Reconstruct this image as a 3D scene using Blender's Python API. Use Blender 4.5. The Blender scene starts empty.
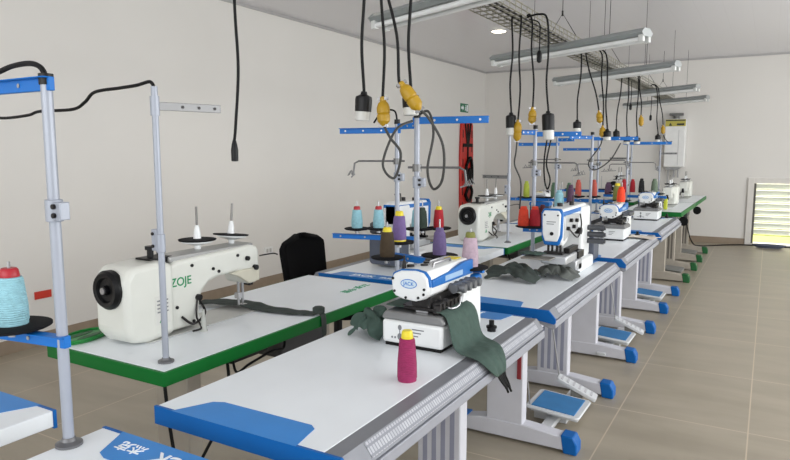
import bpy, bmesh, math, random
from mathutils import Vector, Matrix
random.seed(7)
PI = math.pi
S = bpy.context.scene
C = S.collection

# ------------------------------------------------------------------ camera, light, exposure
cam_d = bpy.data.cameras.new('camera')
cam = bpy.data.objects.new('camera', cam_d); C.objects.link(cam)
cam.location = (0, 0, 1.445)
cam.rotation_euler = (math.radians(90 - 6.86), 0, math.radians(30.04))
cam_d.sensor_fit = 'HORIZONTAL'; cam_d.sensor_width = 36.0
cam_d.lens = 645.0 / 790.0 * 36.0
cam_d.clip_start = 0.05
S.camera = cam

W = bpy.data.worlds.new('sky'); S.world = W; W.use_nodes = True
wn = W.node_tree.nodes; wl = W.node_tree.links
bgn = wn['Background']; bgn.inputs['Strength'].default_value = 0.72
tc = wn.new('ShaderNodeTexCoord'); sx = wn.new('ShaderNodeSeparateXYZ'); rmp = wn.new('ShaderNodeValToRGB')
wl.new(tc.outputs['Generated'], sx.inputs[0]); wl.new(sx.outputs['Z'], rmp.inputs[0]); wl.new(rmp.outputs[0], bgn.inputs['Color'])
rmp.color_ramp.elements[0].position = 0.0; rmp.color_ramp.elements[0].color = (0.90, 0.92, 0.92, 1)
rmp.color_ramp.elements[1].position = 0.5; rmp.color_ramp.elements[1].color = (0.98, 0.99, 1.0, 1)

def area(name, loc, rot, sx_, sy_, power, col=(1, 1, 1)):
    d = bpy.data.lights.new(name, 'AREA'); d.shape = 'RECTANGLE'; d.size = sx_; d.size_y = sy_
    d.energy = power; d.color = col
    o = bpy.data.objects.new(name, d); o.location = loc; o.rotation_euler = rot; C.objects.link(o); return o
area('daylight_from_side_windows', (3.4, 5.0, 1.7), (0, math.radians(90), 0), 2.0, 9.0, 150, (0.97, 0.99, 1.0))
area('daylight_outside', (0.3, 12.9, 3.2), (0, 0, 0), 6.0, 2.0, 230, (1.0, 0.98, 0.94))
area('daylight_from_rear_windows', (-1.0, -3.2, 2.0), (math.radians(90), 0, 0), 6.0, 1.8, 70, (0.97, 0.99, 1.0))
S.view_settings.view_transform = 'Standard'
S.view_settings.look = 'None'
S.view_settings.gamma = 1.0
S.view_settings.use_curve_mapping = False
S.view_settings.exposure = 0.68

# ------------------------------------------------------------------ materials
def srgb(r, g, b):
    f = lambda c: (c / 255 / 12.92) if c / 255 <= 0.04045 else ((c / 255 + 0.055) / 1.055) ** 2.4
    return (f(r), f(g), f(b), 1.0)
MATS = {}
def mat(name, rgb, rough=0.5, metal=0.0, var=0.04, scale=12.0, bump=0.0, spec=0.5, trans=0.0, emit=None):
    if name in MATS: return MATS[name]
    m = bpy.data.materials.new(name); m.use_nodes = True
    n = m.node_tree.nodes; l = m.node_tree.links; b = n['Principled BSDF']
    c = srgb(*rgb)
    b.inputs['Roughness'].default_value = rough; b.inputs['Metallic'].default_value = metal
    b.inputs['Specular IOR Level'].default_value = spec
    co = n.new('ShaderNodeTexCoord'); nz = n.new('ShaderNodeTexNoise'); nz.inputs['Scale'].default_value = scale
    nz.inputs['Detail'].default_value = 3.0
    l.new(co.outputs['Object'], nz.inputs['Vector'])
    r = n.new('ShaderNodeValToRGB'); e = r.color_ramp.elements
    e[0].position = 0.3; e[1].position = 0.7
    e[0].color = tuple(max(0, x * (1 - var)) for x in c[:3]) + (1,)
    e[1].color = tuple(min(1, x * (1 + var)) for x in c[:3]) + (1,)
    l.new(nz.outputs['Fac'], r.inputs[0]); l.new(r.outputs[0], b.inputs['Base Color'])
    if bump:
        bp = n.new('ShaderNodeBump'); bp.inputs['Strength'].default_value = bump; bp.inputs['Distance'].default_value = 0.01
        l.new(nz.outputs['Fac'], bp.inputs['Height']); l.new(bp.outputs[0], b.inputs['Normal'])
    if emit:
        b.inputs['Emission Color'].default_value = c; b.inputs['Emission Strength'].default_value = emit
    MATS[name] = m; return m

def thread_mat(name, rgb):
    """wound thread: fine horizontal and crossing bands"""
    if name in MATS: return MATS[name]
    m = mat(name, rgb, 0.75, var=0.12, scale=60)
    n = m.node_tree.nodes; l = m.node_tree.links; b = n['Principled BSDF']
    co = n.new('ShaderNodeTexCoord'); wv = n.new('ShaderNodeTexWave'); wv.bands_direction = 'Z'
    wv.inputs['Scale'].default_value = 60; wv.inputs['Distortion'].default_value = 3.0
    l.new(co.outputs['Object'], wv.inputs['Vector'])
    bp = n.new('ShaderNodeBump'); bp.inputs['Strength'].default_value = 0.5; bp.inputs['Distance'].default_value = 0.004
    l.new(wv.outputs['Fac'], bp.inputs['Height']); l.new(bp.outputs[0], b.inputs['Normal'])
    return m

WHITE_TOP = mat('white_laminate', (234, 239, 243), 0.32, var=0.05, scale=2.2)
BLUE = mat('blue_edge_plastic', (8, 94, 168), 0.42, var=0.03, spec=0.25)
ARMB = mat('stand_arm_blue', (18, 108, 190), 0.4, var=0.03, spec=0.3)
BLUE_L = mat('light_blue_print', (56, 132, 204), 0.4, var=0.03, spec=0.3)
GREEN = mat('green_edge_plastic', (10, 102, 40), 0.45, var=0.04, spec=0.2)
GREEN_P = mat('green_tray_plastic', (18, 128, 52), 0.35, var=0.05)
TEXT_GREEN = mat('green_print', (24, 140, 84), 0.5)
TEXT_WHITE = mat('white_print', (240, 244, 248), 0.5)
TEXT_BLUE = mat('blue_print', (40, 120, 200), 0.5)
LEG = mat('painted_leg_grey_white', (205, 205, 212), 0.45, var=0.03)
LEG_IN = mat('leg_groove_grey', (150, 152, 170), 0.5)
LEG_G = mat('galvanised_leg', (176, 168, 156), 0.5, 0.2, var=0.06)
STRIP = mat('aluminium_strip', (132, 134, 140), 0.45, 0.3)
LIP = mat('grey_lip_plastic', (150, 152, 160), 0.45)
POST = mat('post_enamel', (160, 165, 176), 0.35, 0.15)
STEEL = mat('steel', (170, 170, 172), 0.3, 0.85)
DSTEEL = mat('dark_steel', (44, 42, 42), 0.35, 0.7, var=0.2, scale=40)
BLACK = mat('black_rubber', (9, 9, 10), 0.6, spec=0.25)
BLACKG = mat('black_plastic', (8, 8, 10), 0.4, spec=0.3)
CABLE = mat('black_cable', (10, 10, 11), 0.55, spec=0.25)
GCABLE = mat('grey_cable', (66, 66, 64), 0.5, spec=0.3)
DISC = mat('dark_spool_disc', (18, 18, 21), 0.8, spec=0.2)
MWHITE = mat('machine_white_enamel', (230, 232, 232), 0.28, var=0.02)
MCREAM = mat('machine_cream_enamel', (218, 219, 211), 0.3, var=0.02)
MBLUE = mat('machine_blue_trim', (22, 104, 180), 0.35, spec=0.3)
MGREY = mat('machine_grey_plate', (132, 132, 132), 0.3, 0.6)
MDARK = mat('motor_dark_grey', (74, 80, 94), 0.4, var=0.08)
YEL = mat('yellow_plug_plastic', (176, 138, 22), 0.45, var=0.06)
YELC = mat('yellow_cone_plastic', (226, 206, 40), 0.4)
REDC = mat('red_cone_plastic', (176, 30, 44), 0.4)
CLEAR = mat('pale_plug_plastic', (205, 205, 200), 0.3)
CLOTH = mat('dark_green_cloth', (64, 84, 76), 0.9, var=0.12, scale=40, bump=0.3)
CLOTHD = mat('charcoal_green_cloth', (58, 66, 62), 0.9, var=0.2, scale=30, bump=0.3)
TUBEW = mat('unlit_tube_glass', (236, 238, 238), 0.25)
FIXT = mat('fixture_enamel', (150, 156, 156), 0.4, 0.2)
WIRE = mat('tray_wire', (140, 138, 124), 0.4, 0.5)
PEDBLUE = mat('pedal_blue_mat', (52, 118, 172), 0.7, var=0.06)
PEDW = mat('pedal_frame', (206, 208, 210), 0.45)
PEDG = mat('pedal_grey', (128, 128, 124), 0.6)
KNIT = mat('chair_black_mesh', (9, 9, 11), 0.9, var=0.15, scale=80, spec=0.15)
BASEB = mat('brown_skirting_tile', (150, 134, 116), 0.4, var=0.06)
HOUSE = mat('appliance_white', (232, 232, 230), 0.3)
REDB = mat('red_board_plastic', (196, 44, 36), 0.45, var=0.05)

# floor: large stone-look tiles with grout lines
def floor_material():
    m = bpy.data.materials.new('stone_tile_floor'); m.use_nodes = True
    n = m.node_tree.nodes; l = m.node_tree.links; b = n['Principled BSDF']
    co = n.new('ShaderNodeTexCoord'); mp = n.new('ShaderNodeMapping')
    l.new(co.outputs['Object'], mp.inputs['Vector'])
    mp.inputs['Rotation'].default_value = (0, 0, PI / 2); mp.inputs['Location'].default_value = (0.0, 0.655, 0)
    br = n.new('ShaderNodeTexBrick'); br.offset = 0.0; br.inputs['Scale'].default_value = 1.0
    br.inputs['Brick Width'].default_value = 0.92; br.inputs['Row Height'].default_value = 0.64
    br.inputs['Mortar Size'].default_value = 0.0035; br.inputs['Mortar Smooth'].default_value = 0.1
    l.new(mp.outputs[0], br.inputs['Vector'])
    mp2 = n.new('ShaderNodeMapping'); mp2.inputs['Scale'].default_value = (1.1, 3.6, 1)
    l.new(co.outputs['Object'], mp2.inputs['Vector'])
    nz = n.new('ShaderNodeTexNoise'); nz.inputs['Scale'].default_value = 1.6; nz.inputs['Detail'].default_value = 6
    l.new(mp2.outputs[0], nz.inputs['Vector'])
    r = n.new('ShaderNodeValToRGB'); e = r.color_ramp.elements
    e[0].position = 0.3; e[0].color = srgb(150, 141, 124); e[1].position = 0.72; e[1].color = srgb(168, 158, 141)
    l.new(nz.outputs['Fac'], r.inputs[0])
    l.new(r.outputs[0], br.inputs['Color1']); l.new(r.outputs[0], br.inputs['Color2'])
    br.inputs['Mortar'].default_value = srgb(192, 178, 156)
    l.new(br.outputs['Color'], b.inputs['Base Color'])
    r2 = n.new('ShaderNodeMapRange'); r2.inputs[3].default_value = 0.3; r2.inputs[4].default_value = 0.44
    l.new(nz.outputs['Fac'], r2.inputs[0]); l.new(r2.outputs[0], b.inputs['Roughness'])
    return m
def ceiling_material():
    m = bpy.data.materials.new('pvc_panel_ceiling'); m.use_nodes = True
    n = m.node_tree.nodes; l = m.node_tree.links; b = n['Principled BSDF']
    co = n.new('ShaderNodeTexCoord'); wv = n.new('ShaderNodeTexWave'); wv.bands_direction = 'X'
    wv.inputs['Scale'].default_value = 1.25; wv.wave_profile = 'SAW'
    l.new(co.outputs['Object'], wv.inputs['Vector'])
    r = n.new('ShaderNodeValToRGB'); e = r.color_ramp.elements
    e[0].position = 0.0; e[0].color = srgb(210, 209, 213); e[1].position = 0.012; e[1].color = srgb(226, 225, 230)
    l.new(wv.outputs['Fac'], r.inputs[0]); l.new(r.outputs[0], b.inputs['Base Color'])
    b.inputs['Roughness'].default_value = 0.22
    return m
FLOOR = floor_material(); CEIL = ceiling_material()
WALL = mat('wall_paint', (226, 223, 218), 0.8, var=0.012, scale=1.5)

def ruler_material():
    m = bpy.data.materials.new('ruler_strip'); m.use_nodes = True
    n = m.node_tree.nodes; l = m.node_tree.links; b = n['Principled BSDF']
    co = n.new('ShaderNodeTexCoord'); br = n.new('ShaderNodeTexBrick')
    mp = n.new('ShaderNodeMapping'); mp.inputs['Rotation'].default_value = (0, 0, PI / 2)
    l.new(co.outputs['Object'], mp.inputs['Vector']); l.new(mp.outputs[0], br.inputs['Vector'])
    br.offset = 0.5; br.inputs['Scale'].default_value = 1.0
    br.inputs['Brick Width'].default_value = 0.012; br.inputs['Row Height'].default_value = 0.014
    br.inputs['Mortar Size'].default_value = 0.002
    br.inputs['Color1'].default_value = srgb(182, 184, 190); br.inputs['Color2'].default_value = srgb(166, 168, 176)
    br.inputs['Mortar'].default_value = srgb(132, 134, 142)
    l.new(br.outputs['Color'], b.inputs['Base Color']); b.inputs['Roughness'].default_value = 0.4
    return m
RULER = ruler_material()

# ------------------------------------------------------------------ mesh helpers
def box(bm, x0, x1, y0, y1, z0, z1, rot=None, piv=None):
    vs = [bm.verts.new((x, y, z)) for x in (x0, x1) for y in (y0, y1) for z in (z0, z1)]
    for f in ((0, 1, 3, 2), (4, 6, 7, 5), (0, 4, 5, 1), (2, 3, 7, 6), (0, 2, 6, 4), (1, 5, 7, 3)):
        bm.faces.new([vs[i] for i in f])
    if rot is not None:
        p = Vector(piv if piv else ((x0 + x1) / 2, (y0 + y1) / 2, (z0 + z1) / 2))
        for v in vs: v.co = rot @ (v.co - p) + p
    return vs
def prism(bm, poly, axis, a, b):
    """poly of 2-D points extruded from a to b; axis 'x': (y,z), 'y': (x,z), 'z': (x,y)"""
    def P(u, v, t): return (t, u, v) if axis == 'x' else (u, t, v) if axis == 'y' else (u, v, t)
    A = [bm.verts.new(P(u, v, a)) for u, v in poly]; B = [bm.verts.new(P(u, v, b)) for u, v in poly]
    n = len(poly)
    bm.faces.new(A[::-1]); bm.faces.new(B)
    for i in range(n): bm.faces.new((A[i], A[(i + 1) % n], B[(i + 1) % n], B[i]))
def cyl(bm, p0, p1, r0, r1=None, seg=16):
    tube(bm, [p0, p1], [r0, r0 if r1 is None else r1], seg)
def tube(bm, pts, r, seg=8):
    pts = [Vector(p) for p in pts]; n = len(pts)
    rs = r if isinstance(r, (list, tuple)) else [r] * n
    t0 = (pts[1] - pts[0]).normalized()
    up = Vector((0, 0, 1)) if abs(t0.z) < 0.9 else Vector((1, 0, 0))
    nrm = t0.cross(up).normalized(); rings = []
    for i, p in enumerate(pts):
        t = (pts[min(i + 1, n - 1)] - pts[max(i - 1, 0)])
        t = t.normalized() if t.length > 1e-9 else t0
        nrm = (nrm - t * nrm.dot(t)); nrm = nrm.normalized() if nrm.length > 1e-6 else t.orthogonal().normalized()
        bn = t.cross(nrm)
        rings.append([bm.verts.new(p + rs[i] * (nrm * math.cos(2 * PI * k / seg) + bn * math.sin(2 * PI * k / seg))) for k in range(seg)])
    for a, b in zip(rings, rings[1:]):
        for k in range(seg): bm.faces.new((a[k], a[(k + 1) % seg], b[(k + 1) % seg], b[k]))
    bm.faces.new(rings[0][::-1]); bm.faces.new(rings[-1])
def spline(pts, k=8):
    P = [Vector(p) for p in pts]; out = []
    for i in range(len(P) - 1):
        p0 = P[max(i - 1, 0)]; p1 = P[i]; p2 = P[i + 1]; p3 = P[min(i + 2, len(P) - 1)]
        for j in range(k):
            t = j / k
            out.append(0.5 * ((2 * p1) + (-p0 + p2) * t + (2 * p0 - 5 * p1 + 4 * p2 - p3) * t * t + (-p0 + 3 * p1 - 3 * p2 + p3) * t ** 3))
    out.append(P[-1]); return out
def lathe(bm, prof, o=(0, 0, 0), seg=24):
    rings = []
    for r, z in prof:
        rings.append([bm.verts.new((o[0] + max(r, 1e-4) * math.cos(2 * PI * k / seg), o[1] + max(r, 1e-4) * math.sin(2 * PI * k / seg), o[2] + z)) for k in range(seg)])
    for a, b in zip(rings, rings[1:]):
        for k in range(seg): bm.faces.new((a[k], a[(k + 1) % seg], b[(k + 1) % seg], b[k]))
    bm.faces.new(rings[0][::-1]); bm.faces.new(rings[-1])
def rrect(x0, x1, y0, y1, r, n=5):
    out = []
    for cx, cy, a in ((x1 - r, y1 - r, 0), (x0 + r, y1 - r, 90), (x0 + r, y0 + r, 180), (x1 - r, y0 + r, 270)):
        for i in range(n + 1):
            t = math.radians(a + 90 * i / n); out.append((cx + r * math.cos(t), cy + r * math.sin(t)))
    return out
def ellipse(cx, cy, a, b, n=28): return [(cx + a * math.cos(2 * PI * i / n), cy + b * math.sin(2 * PI * i / n)) for i in range(n)]
NB = bmesh.new
def obj(name, bm, m, parent=None, bevel=0.0, seg=2, angle=35):
    bmesh.ops.recalc_face_normals(bm, faces=bm.faces)
    me = bpy.data.meshes.new(name); bm.to_mesh(me); bm.free()
    for p in me.polygons: p.use_smooth = True
    me.set_sharp_from_angle(angle=math.radians(angle))
    me.materials.append(m)
    o = bpy.data.objects.new(name, me); C.objects.link(o)
    if parent: o.parent = parent
    if bevel:
        md = o.modifiers.new('bevel', 'BEVEL'); md.width = bevel; md.segments = seg; md.limit_method = 'ANGLE'; md.angle_limit = math.radians(40)
        md.harden_normals = False
    return o
def each(name, bm, m, parent, bevel=0.0):
    """one object per connected piece"""
    left = set(bm.verts); out = []
    while left:
        st = [left.pop()]; isl = set(st)
        while st:
            v = st.pop()
            for e in v.link_edges:
                w = e.other_vert(v)
                if w in left: left.remove(w); isl.add(w); st.append(w)
        nb = bmesh.new(); mp = {v: nb.verts.new(v.co) for v in isl}
        for fc in {f for v in isl for f in v.link_faces}: nb.faces.new([mp[v] for v in fc.verts])
        out.append(obj(name, nb, m, parent, bevel))
    bm.free(); return out
def tag(o, label, cat, group=None):
    o['label'] = label; o['category'] = cat
    if group: o['group'] = group
    return o
def thing(name, label, cat, loc=(0, 0, 0), rz=0, group=None):
    o = bpy.data.objects.new(name, None); C.objects.link(o); o.empty_display_size = 0.05
    o.location = loc; o.rotation_euler = (0, 0, rz); return tag(o, label, cat, group)
def struct(name, bm, m, bevel=0):
    o = obj(name, bm, m, None, bevel); o['kind'] = 'structure'; return o
def dup(root, loc, rz, label, group=None):
    r = root.copy(); C.objects.link(r); r.location = loc; r.rotation_euler = (0, 0, rz); r['label'] = label
    if group: r['group'] = group
    for ch in list(root.children):
        c = ch.copy(); C.objects.link(c); c.parent = r
        for g in list(ch.children):
            d = g.copy(); C.objects.link(d); d.parent = c
    return r
def lettering(name, text, size, m, parent, mtx, depth=0.0008):
    cu = bpy.data.curves.new('lettering', 'FONT'); cu.body = text; cu.size = size; cu.extrude = depth
    cu.align_x = 'CENTER'; cu.align_y = 'CENTER'; cu.offset = size * 0.012
    t = bpy.data.objects.new('lettering_source', cu); C.objects.link(t)
    dg = bpy.context.evaluated_depsgraph_get(); me = bpy.data.meshes.new_from_object(t.evaluated_get(dg))
    bpy.data.objects.remove(t); bpy.data.curves.remove(cu)
    me.transform(mtx); me.materials.clear(); me.materials.append(m)
    o = bpy.data.objects.new(name, me); C.objects.link(o); o.parent = parent; return o
def basis(origin, right, up):
    r = Vector(right).normalized(); u = Vector(up).normalized(); n = r.cross(u)
    M = Matrix((r, u, n)).transposed().to_4x4(); M.translation = Vector(origin); return M

# ------------------------------------------------------------------ setting
XL, YB, ZC = -4.68, 11.46, 2.925
XR, YF = 3.6, -3.4
bm = NB(); box(bm, XL - 0.2, XR, YF, YB + 0.2, -0.1, 0); struct('floor', bm, FLOOR)
bm = NB(); box(bm, XL - 0.2, XR, YF, YB + 0.2, ZC, ZC + 0.1); struct('ceiling', bm, CEIL)
bm = NB(); box(bm, XL - 0.2, XL, YF, YB + 0.2, 0, ZC); struct('wall_left', bm, WALL)
WX0, WX1, WZ0, WZ1 = -0.19, 0.62, 0.03, 0.97
bm = NB()
box(bm, XL, WX0, YB, YB + 0.2, 0, ZC); box(bm, WX1, XR, YB, YB + 0.2, 0, ZC)
box(bm, WX0, WX1, YB, YB + 0.2, WZ1, ZC); box(bm, WX0, WX1, YB, YB + 0.2, 0, WZ0)
struct('wall_back', bm, WALL)
bm = NB(); box(bm, XL, XL + 0.012, YF, YB, 0, 0.10); struct('baseboard_left', bm, BASEB)
bm = NB(); box(bm, XL + 0.012, WX0 - 0.085, YB - 0.012, YB, 0, 0.10); struct('baseboard_back', bm, BASEB)
bm = NB(); box(bm, XL, XL + 0.02, YF, YB, ZC - 0.025, ZC); struct('trim_1', bm, mat('cornice_grey', (176, 174, 174), 0.4))
bm = NB(); box(bm, XL + 0.02, XR, YB - 0.02, YB, ZC - 0.025, ZC); struct('trim_2', bm, MATS['cornice_grey'])
# louvred window low in the back wall
wf = mat('window_frame_white', (222, 218, 212), 0.4)
bm = NB()
f = 0.085
box(bm, WX0 - f, WX0, YB - 0.03, YB + 0.06, 0.0, WZ1 + f); box(bm, WX1, WX1 + f, YB - 0.03, YB + 0.06, 0.0, WZ1 + f)
box(bm, WX0, WX1, YB - 0.03, YB + 0.06, WZ1, WZ1 + f); box(bm, WX0, WX1, YB - 0.03, YB + 0.06, 0.0, WZ0 + 0.005)
win = struct('window_1', bm, wf, 0.004)
bm = NB()
box(bm, WX0, WX0 + 0.03, YB + 0.0, YB + 0.05, WZ0, WZ1); box(bm, WX1 - 0.03, WX1, YB, YB + 0.05, WZ0, WZ1)
each('louvre_track', bm, mat('louvre_frame_grey', (84, 80, 76), 0.5), win)
gl = bpy.data.materials.new('frosted_louvre_glass'); gl.use_nodes = True
gb = gl.node_tree.nodes['Principled BSDF']; gb.inputs['Base Color'].default_value = (0.9, 0.93, 0.92, 1)
gb.inputs['Roughness'].default_value = 0.25; gb.inputs['Transmission Weight'].default_value = 0.25; gb.inputs['IOR'].default_value = 1.3
for i in range(8):
    z = WZ0 + 0.14 + i * (WZ1 - WZ0 - 0.13) / 8 + 0.045
    bm = NB(); box(bm, WX0 + 0.03, WX1 - 0.03, YB + 0.02, YB + 0.025, z - 0.05, z + 0.05, Matrix.Rotation(math.radians(42), 3, 'X'))
    obj('louvre_blade', bm, gl, win)
    bm = NB(); box(bm, WX0 + 0.03, WX1 - 0.03, YB + 0.006, YB + 0.014, z - 0.052, z - 0.042); obj('blade_clip_rail', bm, MATS['louvre_frame_grey'], win)
# ground outside
GR = mat('sunlit_grass', (176, 186, 96), 0.9, var=0.2, scale=8)
bm = NB(); box(bm, -8, 10, YB + 0.25, YB + 2.6, -0.12, -0.02); o = tag(obj('lawn', bm, GR), 'bright green lawn seen through the louvred window', 'lawn'); o['kind'] = 'stuff'
bm = NB(); box(bm, -8, 10, YB + 2.6, YB + 2.8, -0.12, 2.2); tag(obj('backdrop_wall', bm, mat('white_backdrop', (244, 240, 236), 0.8)), 'white backdrop wall added outside to brighten the louvred window', 'wall')  # added white backdrop, makes the view through the louvres look overexposed
# ------------------------------------------------------------------ tables
TL, TW, TZ, TH = 1.436, 0.605, 0.76, 0.045
def legs(root, m_leg, m_groove, m_cap, x0, x1, foot0, foot1, yy):
    for y in yy:
        bm = NB()
        box(bm, x0, x1, y - 0.035, y + 0.035, 0.085, TZ - TH)
        lg = obj('leg', bm, m_leg, root, 0.006)
        bm = NB()
        for k in range(4):
            xx = x0 + 0.035 + k * (x1 - x0 - 0.07) / 3
            s = 1 if y == yy[0] else -1
            box(bm, xx - 0.010, xx + 0.010, y + s * 0.035 - 0.001, y + s * 0.035 + 0.001, 0.12, TZ - TH - 0.02)
        each('leg_groove', bm, m_groove, lg)
        bm = NB()
        prism(bm, [(foot0, 0.014), (foot1, 0.014), (foot1, 0.078), (x1 + 0.02, 0.098), (x0 - 0.03, 0.098), (foot0, 0.078)], 'y', y - 0.04, y + 0.04)
        ft = obj('foot', bm, m_leg, root, 0.006)
        bm = NB()
        prism(bm, [(foot1 - 0.02, 0.0), (foot1 + 0.045, 0.0), (foot1 + 0.045, 0.05), (foot1 + 0.025, 0.088), (foot1 - 0.035, 0.09)], 'y', y - 0.044, y + 0.044)
        obj('foot_cap', bm, m_cap, ft, 0.006)
        bm = NB()
        prism(bm, [(foot0 + 0.02, 0.0), (foot0 - 0.04, 0.0), (foot0 - 0.04, 0.05), (foot0 - 0.02, 0.088), (foot0 + 0.035, 0.09)], 'y', y - 0.044, y + 0.044)
        obj('foot_cap', bm, m_cap, ft, 0.006)
    bm = NB(); box(bm, x0 + 0.02, x0 + 0.06, yy[0] + 0.035, yy[1] - 0.035, 0.40, 0.46); obj('crossbar', bm, m_leg, root, 0.004)
    bm = NB()
    for q in yy: box(bm, x0 - 0.12, x1 + 0.1, q - 0.03, q + 0.03, TZ - TH - 0.02, TZ - TH)
    obj('bracket', bm, m_leg, root, 0.003)

def blue_table(label, loc, rz, group):
    r = thing('sewing_table', label, 'table', loc, rz, group)
    fx = 0.034
    bm = NB(); box(bm, -TW, -0.045, 0.008, TL - 0.008, TZ - TH, TZ); obj('tabletop', bm, WHITE_TOP, r, 0.003)
    bm = NB(); prism(bm, [(-0.045, TZ - TH), (-0.005, TZ - TH), (-0.005, TZ - 0.001), (-0.045, TZ - 0.001)], 'y', 0.008, TL - 0.008)
    obj('edge_strip', bm, STRIP, r)
    bm = NB(); prism(bm, [(-0.005, TZ - 0.02), (-0.005, TZ), (0.004, TZ), (fx, TZ - 0.04), (fx - 0.01, TZ - 0.05)], 'y', 0.008, TL - 0.008)
    obj('rail_face', bm, STRIP, r)
    bm = NB(); prism(bm, [(0.006, TZ - 0.006), (0.0075, TZ - 0.0015), (fx - 0.003, TZ - 0.0335), (fx - 0.005, TZ - 0.036)], 'y', 0.10, TL - 0.06)
    obj('measuring_rule', bm, RULER, r)
    bm = NB(); prism(bm, [(-0.05, TZ - TH), (fx - 0.012, TZ - 0.047), (fx + 0.004, TZ - 0.045), (fx + 0.006, TZ - 0.075), (fx - 0.01, TZ - 0.085), (-0.05, TZ - 0.06)], 'y', 0.008, TL - 0.008)
    obj('front_rail', bm, LIP, r, 0.003)
    for y0, y1 in ((0.0, 0.009), (TL - 0.009, TL)):
        bm = NB(); prism(bm, [(-TW - 0.002, TZ - TH - 0.004), (-0.03, TZ - TH - 0.004), (-0.02, TZ + 0.001), (-TW - 0.002, TZ + 0.001)] if y0 > 0 else [(-TW - 0.002, TZ - TH - 0.004), (-0.03, TZ - TH - 0.004), (fx - 0.002, TZ - 0.058), (fx + 0.006, TZ - 0.052), (fx + 0.005, TZ - 0.034), (0.008, TZ + 0.001), (-TW - 0.002, TZ + 0.001)], 'y', y0, y1)
        obj('end_cap', bm, BLUE, r)
    # printed corner panels on the top
    bm = NB(); prism(bm, [(-0.54, 0.0), (-0.12, 0.0), (-0.14, 0.10), (-0.16, 0.115), (-0.46, 0.115), (-0.49, 0.10)], 'z', TZ + 0.0002, TZ + 0.0012)
    obj('printed_panel', bm, BLUE_L, r)
    bm = NB(); prism(bm, [(-0.54, TL), (-0.10, TL), (-0.12, TL - 0.10), (-0.14, TL - 0.112), (-0.46, TL - 0.112), (-0.49, TL - 0.10)], 'z', TZ + 0.0002, TZ + 0.0012)
    p = obj('printed_panel', bm, BLUE_L, r)
    lettering('lettering', 'JACK', 0.062, TEXT_WHITE, p, basis((-0.295, TL - 0.05, TZ + 0.0016), (-1, 0, 0), (0, -1, 0)))
    lettering('lettering', '杰克', 0.042, TEXT_WHITE, p, basis((-0.445, TL - 0.048, TZ + 0.0016), (-1, 0, 0), (0, -1, 0)))
    legs(r, LEG, LEG_IN, BLUE, -0.38, -0.19, -0.52, 0.04, (0.305, 1.135))
    # drive box hung under the top
    bm = NB(); box(bm, -0.50, -0.20, 0.52, 0.80, TZ - TH - 0.16, TZ - TH - 0.002); obj('control_box', bm, mat('box_grey', (112, 114, 120), 0.5), r, 0.01)
    bm = NB(); tube(bm, spline([(-0.35, 0.6, TZ - 0.2), (-0.36, 0.55, 0.4), (-0.42, 0.42, 0.25), (-0.40, 0.36, 0.10)]), 0.006); obj('cable', bm, CABLE, r)
    return r
def green_table(label, loc, rz, group):
    r = thing('sewing_table', label, 'table', loc, rz, group)
    w = 0.62
    bm = NB(); box(bm, -w + 0.012, -0.012, 0.012, TL + 0.1 - 0.012, TZ - TH, TZ); obj('tabletop', bm, WHITE_TOP, r)
    bm = NB(); L = TL + 0.1
    prism(bm, rrect(-w, 0, 0, L, 0.012, 3), 'z', TZ - TH - 0.003, TZ - 0.002); obj('edge_band', bm, GREEN, r, 0.002)
    legs(r, LEG_G, mat('groove_brown', (108, 102, 94), 0.5), mat('green_foot_cap', (20, 92, 44), 0.45), -0.36, -0.18, -0.54, 0.04, (0.33, 1.18))
    bm = NB(); box(bm, -0.42, -0.14, 0.42, 0.74, TZ - TH - 0.17, TZ - TH - 0.002); obj('control_box', bm, mat('box_dark', (60, 60, 62), 0.5), r, 0.01)
    bm = NB(); box(bm, -0.44, -0.16, 0.84, 1.06, TZ - TH - 0.10, TZ - TH - 0.002); obj('drawer', bm, BLACKG, r, 0.01)
    bm = NB(); lathe(bm, [(0.01, 0), (0.042, 0), (0.05, 0.006), (0.05, 0.014), (0.042, 0.02), (0.01, 0.02)], (0, 0, 0))
    bmesh.ops.transform(bm, matrix=Matrix.Translation((-0.02, 0.42, TZ - 0.125)) @ Matrix.Rotation(PI / 2, 4, 'X'), verts=bm.verts)
    kp = obj('knee_lift_pad', bm, BLACK, r)
    bm = NB(); tube(bm, [(-0.02, 0.42, TZ - 0.12), (-0.08, 0.44, TZ - 0.10), (-0.08, 0.46, TZ - TH)], 0.006); obj('knee_lift_rod', bm, STEEL, kp)
    lettering('lettering', 'ZOJE 中捷', 0.05, mat('green_print_pale', (70, 160, 118), 0.5), r, basis((-0.44, 0.18, TZ + 0.0006), (0, 1, 0), (-1, 0, 0)))
    bm = NB(); tube(bm, spline([(-0.45, 1.1, TZ - 0.06), (-0.5, 1.15, 0.5), (-0.42, 1.24, 0.25), (-0.40, 1.26, 0.08)]), 0.006); obj('cable', bm, CABLE, r)
    return r
XT = -0.803
R_Y = [-0.455, 1.13, 2.71, 4.29, 5.87]
R_LAB = ['white sewing table at the bottom edge of the photo, with white lettering on blue',
         'large white sewing table in the foreground carrying the overlock machine and magenta cone',
         'white sewing table with blue end carrying the tall interlock machine and crumpled dark cloth',
         'white sewing table behind the interlock machine, cream paper on its far corner',
         'white blue-ended sewing table nearest the green-ended tables of the aisle row']
t0 = None; GT = 'blue ended sewing tables'
for y, lb in zip(R_Y, R_LAB):
    if t0 is None: t0 = blue_table(lb, (XT, y, 0), 0, GT)
    else: dup(t0, (XT, y, 0), 0, lb)
XF = -2.222
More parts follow.
